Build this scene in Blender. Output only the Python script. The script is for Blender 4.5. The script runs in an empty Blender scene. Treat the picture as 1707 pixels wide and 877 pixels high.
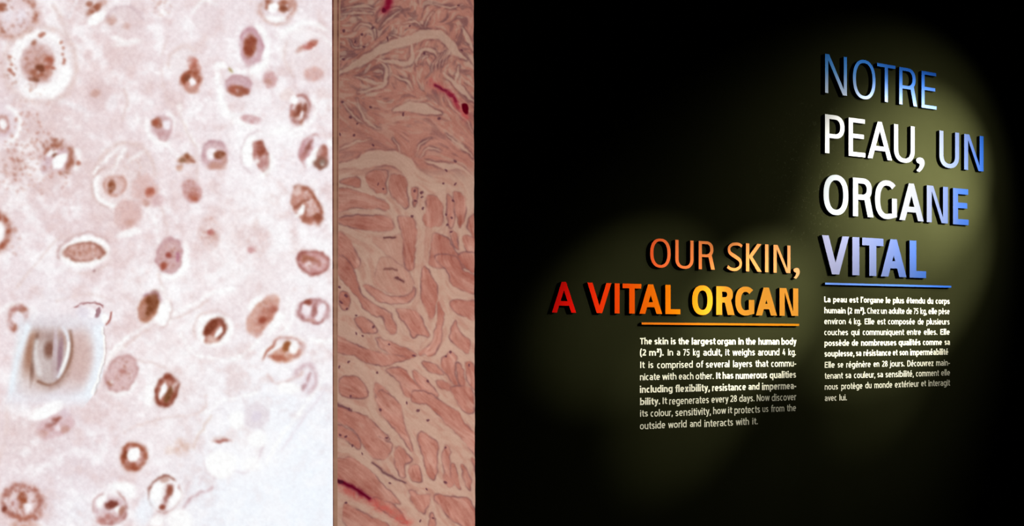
import bpy, bmesh, math
import numpy as np
from mathutils import Vector, Matrix

S = bpy.context.scene
C = S.collection
F = 1700.0                      # focal length in pixels of the 1707-wide frame
UC, VC, HOR = 853.5, 438.5, 553.0
EYE = 1.55

# ---------------------------------------------------------------- camera
cd = bpy.data.cameras.new('camera'); cam = bpy.data.objects.new('camera', cd); C.objects.link(cam)
cam.location = (0, 0, EYE); cam.rotation_euler = (math.pi/2, 0, 0)
cd.sensor_fit = 'HORIZONTAL'; cd.sensor_width = 36.0; cd.lens = 36.0*F/1707.0
cd.shift_y = (HOR-VC)/1707.0
cd.clip_start = 0.05
S.camera = cam

# ---------------------------------------------------------------- frame of the text wall
VPX = 4150.0
D = Vector(((VPX-UC)/F, 1, 0)).normalized()          # along the wall, towards the right
N = Vector((D.y, -D.x, 0))                            # out of the wall, towards the room
W0 = Vector(((1375-UC)/F*4.0, 4.0, 0))                # a point of the wall at floor height
ROTZ = math.atan2(D.y, D.x)

def ray(u, v): return Vector(((u-UC)/F, 1.0, -(v-HOR)/F))
def on_wall(u, v, off=0.0):
    """photo pixel -> (s, z) on the plane `off` in front of the wall"""
    r = ray(u, v); k = (off + N.dot(Vector((W0.x, W0.y, 0))))/N.dot(r)
    p = r*k; p.z += EYE
    return (p-W0).dot(D), p.z
def wall_pt(s, z, off=0.0): return Vector((W0.x, W0.y, 0)) + D*s + N*off + Vector((0, 0, z))

# ---------------------------------------------------------------- world, light, exposure
vs = S.view_settings
vs.view_transform = 'Standard'; vs.look = 'None'; vs.gamma = 1.0; vs.exposure = 0.0; vs.use_curve_mapping = False
wd = bpy.data.worlds.new('world'); S.world = wd; wd.use_nodes = True
wd.node_tree.nodes['Background'].inputs[0].default_value = (0.010, 0.007, 0.005, 1)
wd.node_tree.nodes['Background'].inputs[1].default_value = 0.35

def spot(name, target, right, out, z, power, angle, blend, color, radius=0.012, tgt_off=0):
    s, tz = on_wall(*target)
    l = bpy.data.lights.new(name, 'SPOT'); o = bpy.data.objects.new(name, l); C.objects.link(o)
    o.location = wall_pt(s+right, z, out)
    o.rotation_euler = (wall_pt(s, tz)-o.location).to_track_quat('-Z', 'Y').to_euler()
    l.energy = power; l.spot_size = math.radians(angle); l.spot_blend = blend; l.color = color
    l.shadow_soft_size = radius
    return o
WARM = (1.0, 0.95, 0.80)
for nm, (u, v, right, out, z, lp, ang, bl) in (
        ('title_spotlight_high', (1528.8, 299.3, 1.134, 1.591, 2.70, 7.458, 26.55, .984)),
        ('title_spotlight_low', (1507.2, 425.0, 1.714, 1.936, 2.75, 6.981, 21.79, .704)),
        ('title_spotlight_wide', (1458.4, 394.7, .922, 1.2, 3.112, 5.062, 58.3, .944)),
        ('orange_spotlight_near', (1269.3, 511.0, 1.69, 2.317, 2.818, 7.5, 11.8, 1.0)),
        ('orange_spotlight_wide', (1067.8, 514.7, 2.145, 2.335, 2.844, 6.55, 12.2, 1.0)),
        ('orange_text_added_spot', (1165, 632, 1.5, 2.0, 3.1, 6.0, 13.2, 1.0)),  # extra lamp added to brighten the lower English lines
        ('blue_text_added_spot', (1480, 600, 1.2, 1.7, 2.75, 5.2, 15, 1.0))):  # extra lamp added to lift the French paragraph
    spot(nm, (u, v), right, out, z, math.exp(lp), ang, bl, WARM)

# ---------------------------------------------------------------- materials and helpers
def mat(name, col=(0.5, 0.5, 0.5), rough=0.8, spec=0.2):
    m = bpy.data.materials.new(name); m.use_nodes = True
    b = m.node_tree.nodes['Principled BSDF']
    b.inputs['Base Color'].default_value = (*col, 1); b.inputs['Roughness'].default_value = rough
    b.inputs['Specular IOR Level'].default_value = spec
    return m, m.node_tree.nodes, m.node_tree.links, b
def lin(c):
    c = np.asarray(c, dtype=float)/255.0
    return np.where(c <= 0.04045, c/12.92, ((c+0.055)/1.055)**2.4)
def tag(o, label, cat, group=None):
    o['label'] = label; o['category'] = cat
    if group: o['group'] = group
    return o
def link(name, me, mats, parent=None, loc=None, rotz=0):
    o = bpy.data.objects.new(name, me); C.objects.link(o)
    for m in mats: me.materials.append(m)
    if parent: o.parent = parent
    if loc is not None: o.location = loc
    o.rotation_euler = (0, 0, rotz)
    return o
def empty(name, loc, rotz=0):
    o = bpy.data.objects.new(name, None); C.objects.link(o); o.location = loc; o.rotation_euler = (0, 0, rotz)
    o.empty_display_size = 0.1
    return o
def box_mesh(name, x0, x1, y0, y1, z0, z1, bevel=0.0):
    bm = bmesh.new(); bmesh.ops.create_cube(bm, size=1)
    for v in bm.verts:
        v.co = Vector((x0+(v.co.x+.5)*(x1-x0), y0+(v.co.y+.5)*(y1-y0), z0+(v.co.z+.5)*(z1-z0)))
    if bevel: bmesh.ops.bevel(bm, geom=bm.edges[:], offset=bevel, segments=2, affect='EDGES', profile=0.5)
    me = bpy.data.meshes.new(name); bm.to_mesh(me); bm.free()
    return me

# wall paint: dark olive with faint scuffs
wm, nd, lk, bs = mat('dark_olive_wall_paint', rough=0.8, spec=0.0)
geo = nd.new('ShaderNodeNewGeometry')
n1 = nd.new('ShaderNodeTexNoise'); n1.inputs['Scale'].default_value = 3.2; n1.inputs['Detail'].default_value = 5
n2 = nd.new('ShaderNodeTexNoise'); n2.inputs['Scale'].default_value = 55; n2.inputs['Detail'].default_value = 6; n2.inputs['Distortion'].default_value = 2.5
lk.new(geo.outputs['Position'], n1.inputs['Vector']); lk.new(geo.outputs['Position'], n2.inputs['Vector'])
r1 = nd.new('ShaderNodeValToRGB'); r1.color_ramp.elements[0].position = .3; r1.color_ramp.elements[1].position = .7
r1.color_ramp.elements[0].color = (.0130, .0140, .0058, 1); r1.color_ramp.elements[1].color = (.0152, .0164, .0070, 1)
lk.new(n1.outputs['Fac'], r1.inputs['Fac'])
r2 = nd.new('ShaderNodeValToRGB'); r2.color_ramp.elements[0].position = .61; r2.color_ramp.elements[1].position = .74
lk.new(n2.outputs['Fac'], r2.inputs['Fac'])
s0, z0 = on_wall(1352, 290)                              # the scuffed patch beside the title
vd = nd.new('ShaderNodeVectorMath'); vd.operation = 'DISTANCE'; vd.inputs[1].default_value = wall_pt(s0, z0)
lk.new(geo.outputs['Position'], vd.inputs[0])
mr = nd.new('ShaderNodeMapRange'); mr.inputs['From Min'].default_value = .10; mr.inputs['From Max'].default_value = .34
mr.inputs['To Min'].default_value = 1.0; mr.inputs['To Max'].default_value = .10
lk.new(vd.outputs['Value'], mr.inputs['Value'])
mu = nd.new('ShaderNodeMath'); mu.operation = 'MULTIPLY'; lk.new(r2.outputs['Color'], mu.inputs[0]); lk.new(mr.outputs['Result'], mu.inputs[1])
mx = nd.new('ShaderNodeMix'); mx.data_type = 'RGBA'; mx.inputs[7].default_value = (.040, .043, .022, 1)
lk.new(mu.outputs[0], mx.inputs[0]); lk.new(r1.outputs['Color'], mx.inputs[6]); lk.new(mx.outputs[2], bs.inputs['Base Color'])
black, nd, lk, bs = mat('matt_black', (.006, .005, .004), .9, .05)
nz = nd.new('ShaderNodeTexNoise'); nz.inputs['Scale'].default_value = 12
rr = nd.new('ShaderNodeValToRGB'); rr.color_ramp.elements[0].color = (.005, .004, .003, 1); rr.color_ramp.elements[1].color = (.009, .007, .006, 1)
lk.new(nz.outputs['Fac'], rr.inputs['Fac']); lk.new(rr.outputs['Color'], bs.inputs['Base Color'])
side_black, *_ = mat('black_letter_edge', (.008, .011, .012), .6, .2)

# ---------------------------------------------------------------- setting
def structure(name, me, m, loc=(0, 0, 0), rotz=0):
    o = link(name, me, [m], None, loc, rotz); o['kind'] = 'structure'; return o
PANEL_Y, SCREEN_Y = 3.28, 3.36
sL, _ = on_wall(794, HOR)
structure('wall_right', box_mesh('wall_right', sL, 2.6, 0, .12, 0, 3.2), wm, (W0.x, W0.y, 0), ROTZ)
structure('floor', box_mesh('floor', -3.2, 3.6, -1.2, 5.4, -.1, 0), black)
structure('ceiling', box_mesh('ceiling', -3.2, 3.6, -1.2, 5.4, 3.2, 3.3), black)
structure('wall_back', box_mesh('wall_back', -3.2, -0.25, 3.62, 3.72, 0, 3.2), black)

# ---------------------------------------------------------------- lettering: outlines in a unit box
def arc(cx, cy, rx, ry, t0, t1, n=20, p=2.25):
    out = []
    for i in range(n+1):
        t = math.radians(t0+(t1-t0)*i/n); c, s = math.cos(t), math.sin(t)
        out.append((cx+rx*math.copysign(abs(c)**(2/p), c), cy+ry*math.copysign(abs(s)**(2/p), s)))
    return out
def g_N(w, h, a, b):
    k = .15*h; e = 1.30*a
    return [[(0, 0), (0, h), (e, h), (w-a, k), (w-a, h), (w, h), (w, 0), (w-e, 0), (a, h-k), (a, 0)]]
def g_O(w, h, a, b):
    o = .014*h
    return [arc(w/2, h/2, w/2, h/2+o, 0, 360, 72, 2.3)[:-1], arc(w/2, h/2, w/2-a, h/2+o-b, 360, 0, 72, 2.3)[:-1]]
def g_T(w, h, a, b):
    c = w/2
    return [[(c-a/2, 0), (c-a/2, h-b), (0, h-b), (0, h), (w, h), (w, h-b), (c+a/2, h-b), (c+a/2, 0)]]
def g_I(w, h, a, b): return [[(0, 0), (0, h), (w, h), (w, 0)]]
def g_L(w, h, a, b): return [[(0, 0), (0, h), (a, h), (a, b), (w, b), (w, 0)]]
def g_E(w, h, a, b):
    m0 = .535*h-b/2
    return [[(0, 0), (0, h), (w*.97, h), (w*.97, h-b), (a, h-b), (a, m0+b), (w*.91, m0+b), (w*.91, m0), (a, m0), (a, b), (w, b), (w, 0)]]
def g_A(w, h, a, b):
    ap = a*.80+.02*w
    xa, xb = w/2-ap/2-.01*w, w/2+ap/2-.01*w; sl, sr = xa/h, (w-xb)/h
    y0 = .225*h; y1 = y0+b
    L = lambda y: a+sl*y
    R = lambda y: w-a-sr*y
    ya = (w-2*a)/(sl+sr)
    out = [[(0, 0), (xa, h), (xb, h), (w, 0), (w-a, 0), (R(y0), y0), (L(y0), y0), (a, 0)]]
    if ya > y1+.03*h:
        ya = min(ya, .93*h)
        out.append([(L(y1), y1), (R(y1), y1), (R(ya)+.001*w, ya), (L(ya)-.001*w, ya)])
    return out
def g_V(w, h, a, b):
    ap = a*1.0+.02*w
    xa, xb = w/2-ap/2, w/2+ap/2; sl = xa/h
    ya = h-(w-2*a)/(2*sl)
    return [[(0, h), (a, h), (w/2, max(ya, .1*h)), (w-a, h), (w, h), (xb, 0), (xa, 0)]]
def g_U(w, h, a, b):
    r = .34*h; o = .014*h
    return [[(0, h)]+arc(w/2, r, w/2, r+o, 180, 360, 30, 2.3)+[(w, h), (w-a, h)]+arc(w/2, r, w/2-a, r+o-b, 360, 180, 30, 2.3)+[(a, h)]]
def bowl(w, h, a, b, bh):
    c = w*.50
    return (arc(c, h-bh/2, w-c, bh/2, 90, -90, 26, 2.3), arc(min(c, w-a-.05*w), h-bh/2, w-a-min(c, w-a-.05*w), bh/2-b, -90, 90, 26, 2.3))
def g_P(w, h, a, b):
    bh = .60*h; o, i = bowl(w, h, a, b, bh)
    return [[(0, 0), (0, h)]+o+[(a, h-bh), (a, 0)], [(a, h-bh+b)]+i+[(a, h-b)]]
def g_R(w, h, a, b):
    bh = .565*h; ww = w*.91; o, i = bowl(ww, h, a, b, bh)
    leg = 1.18*a; k = 19                                   # index on the bowl where the leg leaves
    xj, yj = o[k]
    sl = (w-xj)/yj; x2 = (w-leg)-sl*(h-bh)
    x2 = max(x2, a+.015*w)
    return [[(0, 0), (0, h)]+o[:k+1]+[(w, 0), (w-leg, 0), (x2, h-bh), (a, h-bh), (a, 0)], [(a, h-bh+b)]+i+[(a, h-b)]]
def g_G(w, h, a, b):
    o = .014*h; cx = w*.545
    t0 = 47; ti = 47
    out = arc(cx, h/2, cx, h/2+o, t0, 282, 50, 2.3)
    inn = arc(cx, h/2, cx-a, h/2+o-b, 288, ti, 50, 2.3)
    yin = -o+b*.92
    return [out+[(w, .055*h), (w, .545*h), (w-a*1.0, .545*h), (w-a*1.0, yin+.03*h)]+inn]
def stroke(pts, ws):
    L, R = [], []
    for i, p in enumerate(pts):
        q0 = pts[max(i-1, 0)]; q1 = pts[min(i+1, len(pts)-1)]
        dx, dy = q1[0]-q0[0], q1[1]-q0[1]; l = math.hypot(dx, dy) or 1
        L.append((p[0]-dy/l*ws[i]/2, p[1]+dx/l*ws[i]/2)); R.append((p[0]+dy/l*ws[i]/2, p[1]-dx/l*ws[i]/2))
    return [L+R[::-1]]
def catmull(P, n=8):
    out = []
    for i in range(len(P)-1):
        p0, p1, p2, p3 = P[max(i-1, 0)], P[i], P[i+1], P[min(i+2, len(P)-1)]
        for k in range(n):
            t = k/n
            out.append(tuple(.5*((2*p1[j])+(-p0[j]+p2[j])*t+(2*p0[j]-5*p1[j]+4*p2[j]-p3[j])*t*t+(-p0[j]+3*p1[j]-3*p2[j]+p3[j])*t**3) for j in range(2)))
    return out+[tuple(P[-1])]
def g_S(w, h, a, b):
    P = [(.95, .885), (.80, .95), (.58, .968), (.34, .94), (.165, .855), (.125, .735), (.22, .615), (.50, .51), (.78, .395), (.87, .27), (.82, .135), (.64, .05), (.42, .026), (.20, .055), (.03, .13)]
    bb = b/h
    pts = [(x*w, (bb/2-.014+(y-.026)/.942*(1-bb+.028))*h) for x, y in P]
    c = catmull(pts)
    return stroke(c, [b*(1.0+.28*math.exp(-((p[1]/h-.5)/.2)**2)) for p in c])
def g_K(w, h, a, b):
    aw = 1.30*a; m = .525*h; p = a+.98*a
    return [[(0, 0), (0, h), (a, h), (a, m+.045*h), (w*.985-aw, h), (w*.985, h), (p, m), (w, 0), (w-aw, 0), (a, m-.03*h), (a, 0)]]
def g_comma(w, h, a, b):
    P = [(.38, .985), (.60, 1.0), (.84, .94), (.98, .78), (1.0, .60), (.92, .40), (.74, .20), (.50, .02), (.42, 0), (.14, .085), (.36, .28), (.47, .46), (.44, .56), (.22, .62), (.10, .74), (.14, .89)]
    c = catmull(P+[P[0]], 5)[:-1]
    return [[(x*w, y*h) for x, y in c]]
GL = dict(N=g_N, O=g_O, T=g_T, I=g_I, L=g_L, E=g_E, A=g_A, V=g_V, U=g_U, P=g_P, R=g_R, G=g_G, S=g_S, K=g_K)
GL[','] = g_comma

def extrude_outline(name, loops, depth):
    """closed outlines (x, z) -> solid from y=0 (wall) to y=-depth; material 0 on the front, 1 on the edges"""
    cu = bpy.data.curves.new(name, 'CURVE'); cu.dimensions = '2D'; cu.fill_mode = 'BOTH'; cu.extrude = depth/2
    for lp in loops:
        sp = cu.splines.new('POLY'); sp.points.add(len(lp)-1); sp.use_cyclic_u = True
        for q, (x, y) in zip(sp.points, lp): q.co = (x, y, 0, 1)
    return solid(name, cu, depth)
def solid(name, cu, depth):
    ob = bpy.data.objects.new(name+'_tmp', cu); C.objects.link(ob)
    dg = bpy.context.evaluated_depsgraph_get(); dg.update()
    me = bpy.data.meshes.new_from_object(ob.evaluated_get(dg))
    bpy.data.objects.remove(ob); bpy.data.curves.remove(cu)
    bm = bmesh.new(); bm.from_mesh(me)
    bmesh.ops.remove_doubles(bm, verts=bm.verts[:], dist=1e-6)
    for v in bm.verts: v.co = Vector((v.co.x, -(v.co.z+depth/2), v.co.y))
    bmesh.ops.recalc_face_normals(bm, faces=bm.faces[:])
    for f in bm.faces: f.material_index = 0 if f.normal.y < -.9 else 1; f.smooth = False
    me.materials.clear()
    bm.to_mesh(me); bm.free(); me.name = name
    return me

def light_offset_print_mat(name, p0, p1, stops, q0=None, q1=None, dim_stops=None):
    """flat print whose colour runs along the wall from photo point p0 to p1 (and a second run from q0 to q1), lowered where the spotlights are stronger"""
    m, nd, lk, bs = mat(name, rough=.7, spec=0)  # colours hold the print gradient plus dimming that offsets the spotlights
    g = nd.new('ShaderNodeNewGeometry')
    def run(p0, p1, stops):
        a, b = Vector(on_wall(*p0)), Vector(on_wall(*p1)); d = b-a
        vec = (D*d.x + Vector((0, 0, d.y)))/d.length_squared
        dt = nd.new('ShaderNodeVectorMath'); dt.operation = 'DOT_PRODUCT'; dt.inputs[1].default_value = vec
        lk.new(g.outputs['Position'], dt.inputs[0])
        sb = nd.new('ShaderNodeMath'); sb.operation = 'SUBTRACT'; sb.inputs[1].default_value = vec.dot(wall_pt(a.x, a.y)); lk.new(dt.outputs['Value'], sb.inputs[0])
        r = nd.new('ShaderNodeValToRGB'); cr = r.color_ramp
        while len(cr.elements) < len(stops): cr.elements.new(1.0)
        for i, (pos, col) in enumerate(stops): cr.elements[i].position = pos; cr.elements[i].color = (*col, 1)
        lk.new(sb.outputs[0], r.inputs['Fac'])
        return r.outputs['Color']
    c = run(p0, p1, stops)
    if dim_stops:
        x = nd.new('ShaderNodeMix'); x.data_type = 'RGBA'; x.blend_type = 'MULTIPLY'; x.inputs[0].default_value = 1
        lk.new(c, x.inputs[6]); lk.new(run(q0, q1, dim_stops), x.inputs[7]); c = x.outputs[2]
    lk.new(c, bs.inputs['Base Color'])
    return m

DEP = 0.012
def title_line(word_of, chars, top, base, mtl, group, labels):
    """chars: (glyph, u_left, u_right, stem px, bar px[, v_top, v_bottom]); top/base: two photo points each"""
    li = lambda pr, u: pr[0][1]+(pr[1][1]-pr[0][1])*(u-pr[0][0])/(pr[1][0]-pr[0][0])
    for (ch, uL, uR, a, b, *vv), lab in zip(chars, labels):
        um = (uL+uR)/2
        vt, vb = vv if vv else (li(top, um), li(base, um))
        sl, zb = on_wall(uL, li(base, uL) if not vv else vb, DEP)
        sr, _ = on_wall(uR, vb, DEP); sm, zt = on_wall(um, vt, DEP); _, zb = on_wall(um, vb, DEP)
        w, h = sr-sl, zt-zb
        kx = w/(uR-uL); kz = h/(vb-vt)
        nm = 'letter_'+ch.lower() if ch != ',' else 'comma'
        me = extrude_outline(nm, GL[ch](w, h, a*kx, b*kz), DEP)
        o = link(nm, me, [mtl, side_black], None, wall_pt(sl, zb, 0), ROTZ)
        tag(o, lab, 'letter' if ch != ',' else 'comma', group)

# ---------------------------------------------------------------- blue French title
p_notre = light_offset_print_mat('blue_print_top_word_light_offset', (1468, 104), (1468, 174), [(0, (.035, .26, .92)), (.4, (.13, .38, .92)), (1, (.62, .72, .92))],
                    (1390, 140), (1550, 140), [(0, (1, 1, 1)), (.32, (.75, .78, .9)), (.55, (.36, .40, .55)), (.72, (.27, .32, .46)), (1, (.16, .21, .34))])  # second run darkens the print rightwards to cancel the stronger spotlight
p_peau = light_offset_print_mat('white_to_blue_print_light_offset', (1378, 245), (1638, 245), [(0, (.80, .83, .90)), (.17, (.42, .44, .48)), (.36, (.18, .19, .22)), (.56, (.11, .12, .15)), (.76, (.045, .058, .105)), (.89, (.028, .045, .12)), (1, (.003, .034, .18))])  # white to blue, also dimmed against the spotlight pool
p_organe = light_offset_print_mat('white_to_blue_print_light_offset', (1375, 335), (1613, 335), [(0, (.27, .30, .35)), (.37, (.107, .112, .134)), (.6, (.077, .083, .105)), (.72, (.042, .052, .095)), (.85, (.023, .036, .092)), (.92, (.011, .027, .10)), (1, (.008, .027, .117))])  # print gradient with the spotlight's rise taken out of the colour
p_vital = light_offset_print_mat('lavender_to_blue_print_light_offset', (1372, 425), (1542, 435), [(0, (.17, .18, .30)), (.32, (.080, .095, .185)), (.5, (.055, .072, .155)), (.75, (.029, .049, .14)), (1, (.012, .038, .15))])  # lavender to blue, lowered rightwards to balance the brighter light
TB = 'raised letters of the blue title'
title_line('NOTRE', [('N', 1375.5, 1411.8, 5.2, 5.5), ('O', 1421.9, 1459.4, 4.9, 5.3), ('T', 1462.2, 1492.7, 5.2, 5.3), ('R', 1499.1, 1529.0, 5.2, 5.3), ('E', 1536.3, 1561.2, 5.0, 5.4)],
  ((1375.5, 89.3), (1559.4, 121.9)), ((1375.5, 154.4), (1560.7, 182.9)), p_notre, TB,
  ['thin blue raised capital N opening the topmost word NOTRE', 'thin blue raised round O in the topmost word NOTRE', 'thin blue raised T in the middle of the topmost word NOTRE',
   'thin blue raised R before the last E of the topmost word NOTRE', 'thin blue raised E ending the topmost word NOTRE'])
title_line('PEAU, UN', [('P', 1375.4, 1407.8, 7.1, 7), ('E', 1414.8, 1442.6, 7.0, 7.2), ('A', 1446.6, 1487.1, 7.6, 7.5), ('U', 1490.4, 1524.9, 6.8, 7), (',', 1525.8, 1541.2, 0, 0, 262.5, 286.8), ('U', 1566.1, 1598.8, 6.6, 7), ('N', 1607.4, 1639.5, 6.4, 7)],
  ((1375.4, 190.0), (1639.5, 227.6)), ((1382, 255.4), (1639.5, 286.2)), p_peau, TB,
  ['white raised P at the start of the second line PEAU, UN', 'white raised E following the P of PEAU', 'white raised A in the word PEAU', 'white raised U ending the word PEAU before the comma',
   'white raised comma after the word PEAU', 'pale blue raised U starting the short word UN', 'strong blue raised N ending the word UN, at the far right of the title'])
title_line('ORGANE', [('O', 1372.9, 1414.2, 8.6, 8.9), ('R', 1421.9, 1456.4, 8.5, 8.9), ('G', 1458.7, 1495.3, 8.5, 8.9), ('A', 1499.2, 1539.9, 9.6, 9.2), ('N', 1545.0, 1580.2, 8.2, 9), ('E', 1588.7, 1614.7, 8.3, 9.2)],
  ((1421.9, 295.5), (1613.7, 315.9)), ((1421.9, 360.0), (1614.7, 375.7)), p_organe, TB,
  ['white raised O opening the third line ORGANE', 'white raised R in the third line ORGANE', 'white raised G in the third line ORGANE', 'white raised A in the third line ORGANE',
   'pale blue raised N in the third line ORGANE', 'blue raised E ending the third line ORGANE'])
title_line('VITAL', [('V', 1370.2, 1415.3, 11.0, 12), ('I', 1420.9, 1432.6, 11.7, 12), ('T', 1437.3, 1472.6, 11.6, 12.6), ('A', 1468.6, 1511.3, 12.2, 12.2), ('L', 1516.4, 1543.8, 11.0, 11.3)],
  ((1370.2, 391.9), (1527.5, 401.4)), ((1393, 457.5), (1543.8, 463.8)), p_vital, TB,
  ['heavy lavender raised V opening the blue word VITAL', 'heavy lavender raised I in the blue word VITAL', 'heavy pale blue raised T in the blue word VITAL',
   'heavy pale blue raised A in the blue word VITAL', 'heavy bright blue raised L ending the blue word VITAL'])

# ---------------------------------------------------------------- orange English title
p_our = light_offset_print_mat('orange_to_peach_print_light_offset', (1085, 423), (1332, 430), [(0, (.66, .085, .02)), (.2, (.76, .185, .052)), (.38, (.82, .25, .07)), (.6, (.60, .22, .066)), (.75, (.42, .165, .055)), (.88, (.27, .122, .045)), (1, (.25, .13, .06))])  # orange to peach, darkened at the right to counter the lamp
p_van = light_offset_print_mat('red_to_orange_print_light_offset', (925, 497), (1330, 500), [(0, (.92, .007, .004)), (.09, (.90, .008, .003)), (.16, (.80, .034, .003)), (.26, (.69, .062, .002)), (.36, (.67, .125, .002)), (.48, (.70, .19, .002)), (.6, (.66, .235, .014)), (.67, (.29, .112, .011)), (.78, (.205, .087, .010)), (1, (.18, .075, .010))])  # red to orange, amber end dimmed to offset the brighter pool
TO = 'raised letters of the orange title'
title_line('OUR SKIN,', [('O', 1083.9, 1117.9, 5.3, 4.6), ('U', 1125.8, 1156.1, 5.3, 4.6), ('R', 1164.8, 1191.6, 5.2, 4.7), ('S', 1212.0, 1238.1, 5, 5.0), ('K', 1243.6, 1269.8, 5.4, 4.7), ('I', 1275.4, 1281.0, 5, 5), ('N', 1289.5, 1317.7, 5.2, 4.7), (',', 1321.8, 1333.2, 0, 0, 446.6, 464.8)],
  ((1125.8, 399.7), (1317.7, 409.5)), ((1164.8, 448.6), (1317.7, 455.5)), p_our, TO,
  ['thin red-orange raised O opening the line OUR SKIN', 'thin orange raised U in the word OUR', 'thin orange raised R ending the word OUR', 'thin peach raised S opening the word SKIN',
   'thin peach raised K in the word SKIN', 'thin peach raised I in the word SKIN', 'thin peach raised N ending the word SKIN', 'peach raised comma after the word SKIN'])
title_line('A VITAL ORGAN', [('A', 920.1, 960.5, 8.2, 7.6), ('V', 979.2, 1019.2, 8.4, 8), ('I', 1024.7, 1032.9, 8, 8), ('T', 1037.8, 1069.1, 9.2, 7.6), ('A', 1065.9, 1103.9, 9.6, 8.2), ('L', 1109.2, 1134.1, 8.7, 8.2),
  ('O', 1154.0, 1188.0, 8.8, 8.4), ('R', 1194.1, 1224.4, 9.6, 8.8), ('G', 1225.8, 1257.4, 9.2, 8.8), ('A', 1260.1, 1295.2, 10.2, 9.0), ('N', 1299.6, 1330.6, 8.5, 9)],
  ((934.9, 469.8), (1330.6, 481.0)), ((920.1, 520.9), (1330.6, 526.8)), p_van, TO,
  ['deep red raised A standing alone at the left end of the orange title', 'red-orange raised V opening the orange word VITAL', 'red-orange raised I in the orange word VITAL', 'orange raised T in the orange word VITAL',
   'orange raised A in the orange word VITAL', 'orange raised L ending the orange word VITAL', 'bold amber raised O opening the word ORGAN', 'bold amber raised R in the word ORGAN',
   'bold amber raised G in the word ORGAN', 'bold amber raised A in the word ORGAN', 'bold amber raised N ending the word ORGAN'])

# ---------------------------------------------------------------- underlines
def underline(u0, va0, vb0, u1, va1, vb1, m, label):
    s0, za = on_wall(u0, va0, DEP); _, zb = on_wall(u0, vb0, DEP); s1, zc = on_wall(u1, va1, DEP); _, zd = on_wall(u1, vb1, DEP)
    me = extrude_outline('title_underline', [[(0, zb-zb), (0, za-zb), (s1-s0, zc-zb), (s1-s0, zd-zb)]], DEP)
    tag(link('title_underline', me, [m, side_black], None, wall_pt(s0, zb), ROTZ), label, 'underline bar', 'raised bars under the titles')
p_bb = light_offset_print_mat('blue_bar_print_light_offset', (1376, 474), (1586, 478), [(0, (.07, .14, .43)), (1, (.0124, .059, .27))])  # bar colour also drops rightwards against the growing spotlight
p_ob = light_offset_print_mat('orange_bar_print_light_offset', (1070, 540), (1332, 542), [(0, (.65, .157, .008)), (.5, (.305, .092, .004)), (1, (.19, .072, .003))])  # orange of the bar, reduced where the lamp is stronger
underline(1375.6, 471.3, 474.5, 1585.7, 476.5, 479.7, p_bb, 'thin blue raised bar under the blue word VITAL')
underline(1069.7, 537.6, 541.1, 1332.3, 539.9, 543.5, p_ob, 'thin orange raised bar under the orange word ORGAN')

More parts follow.
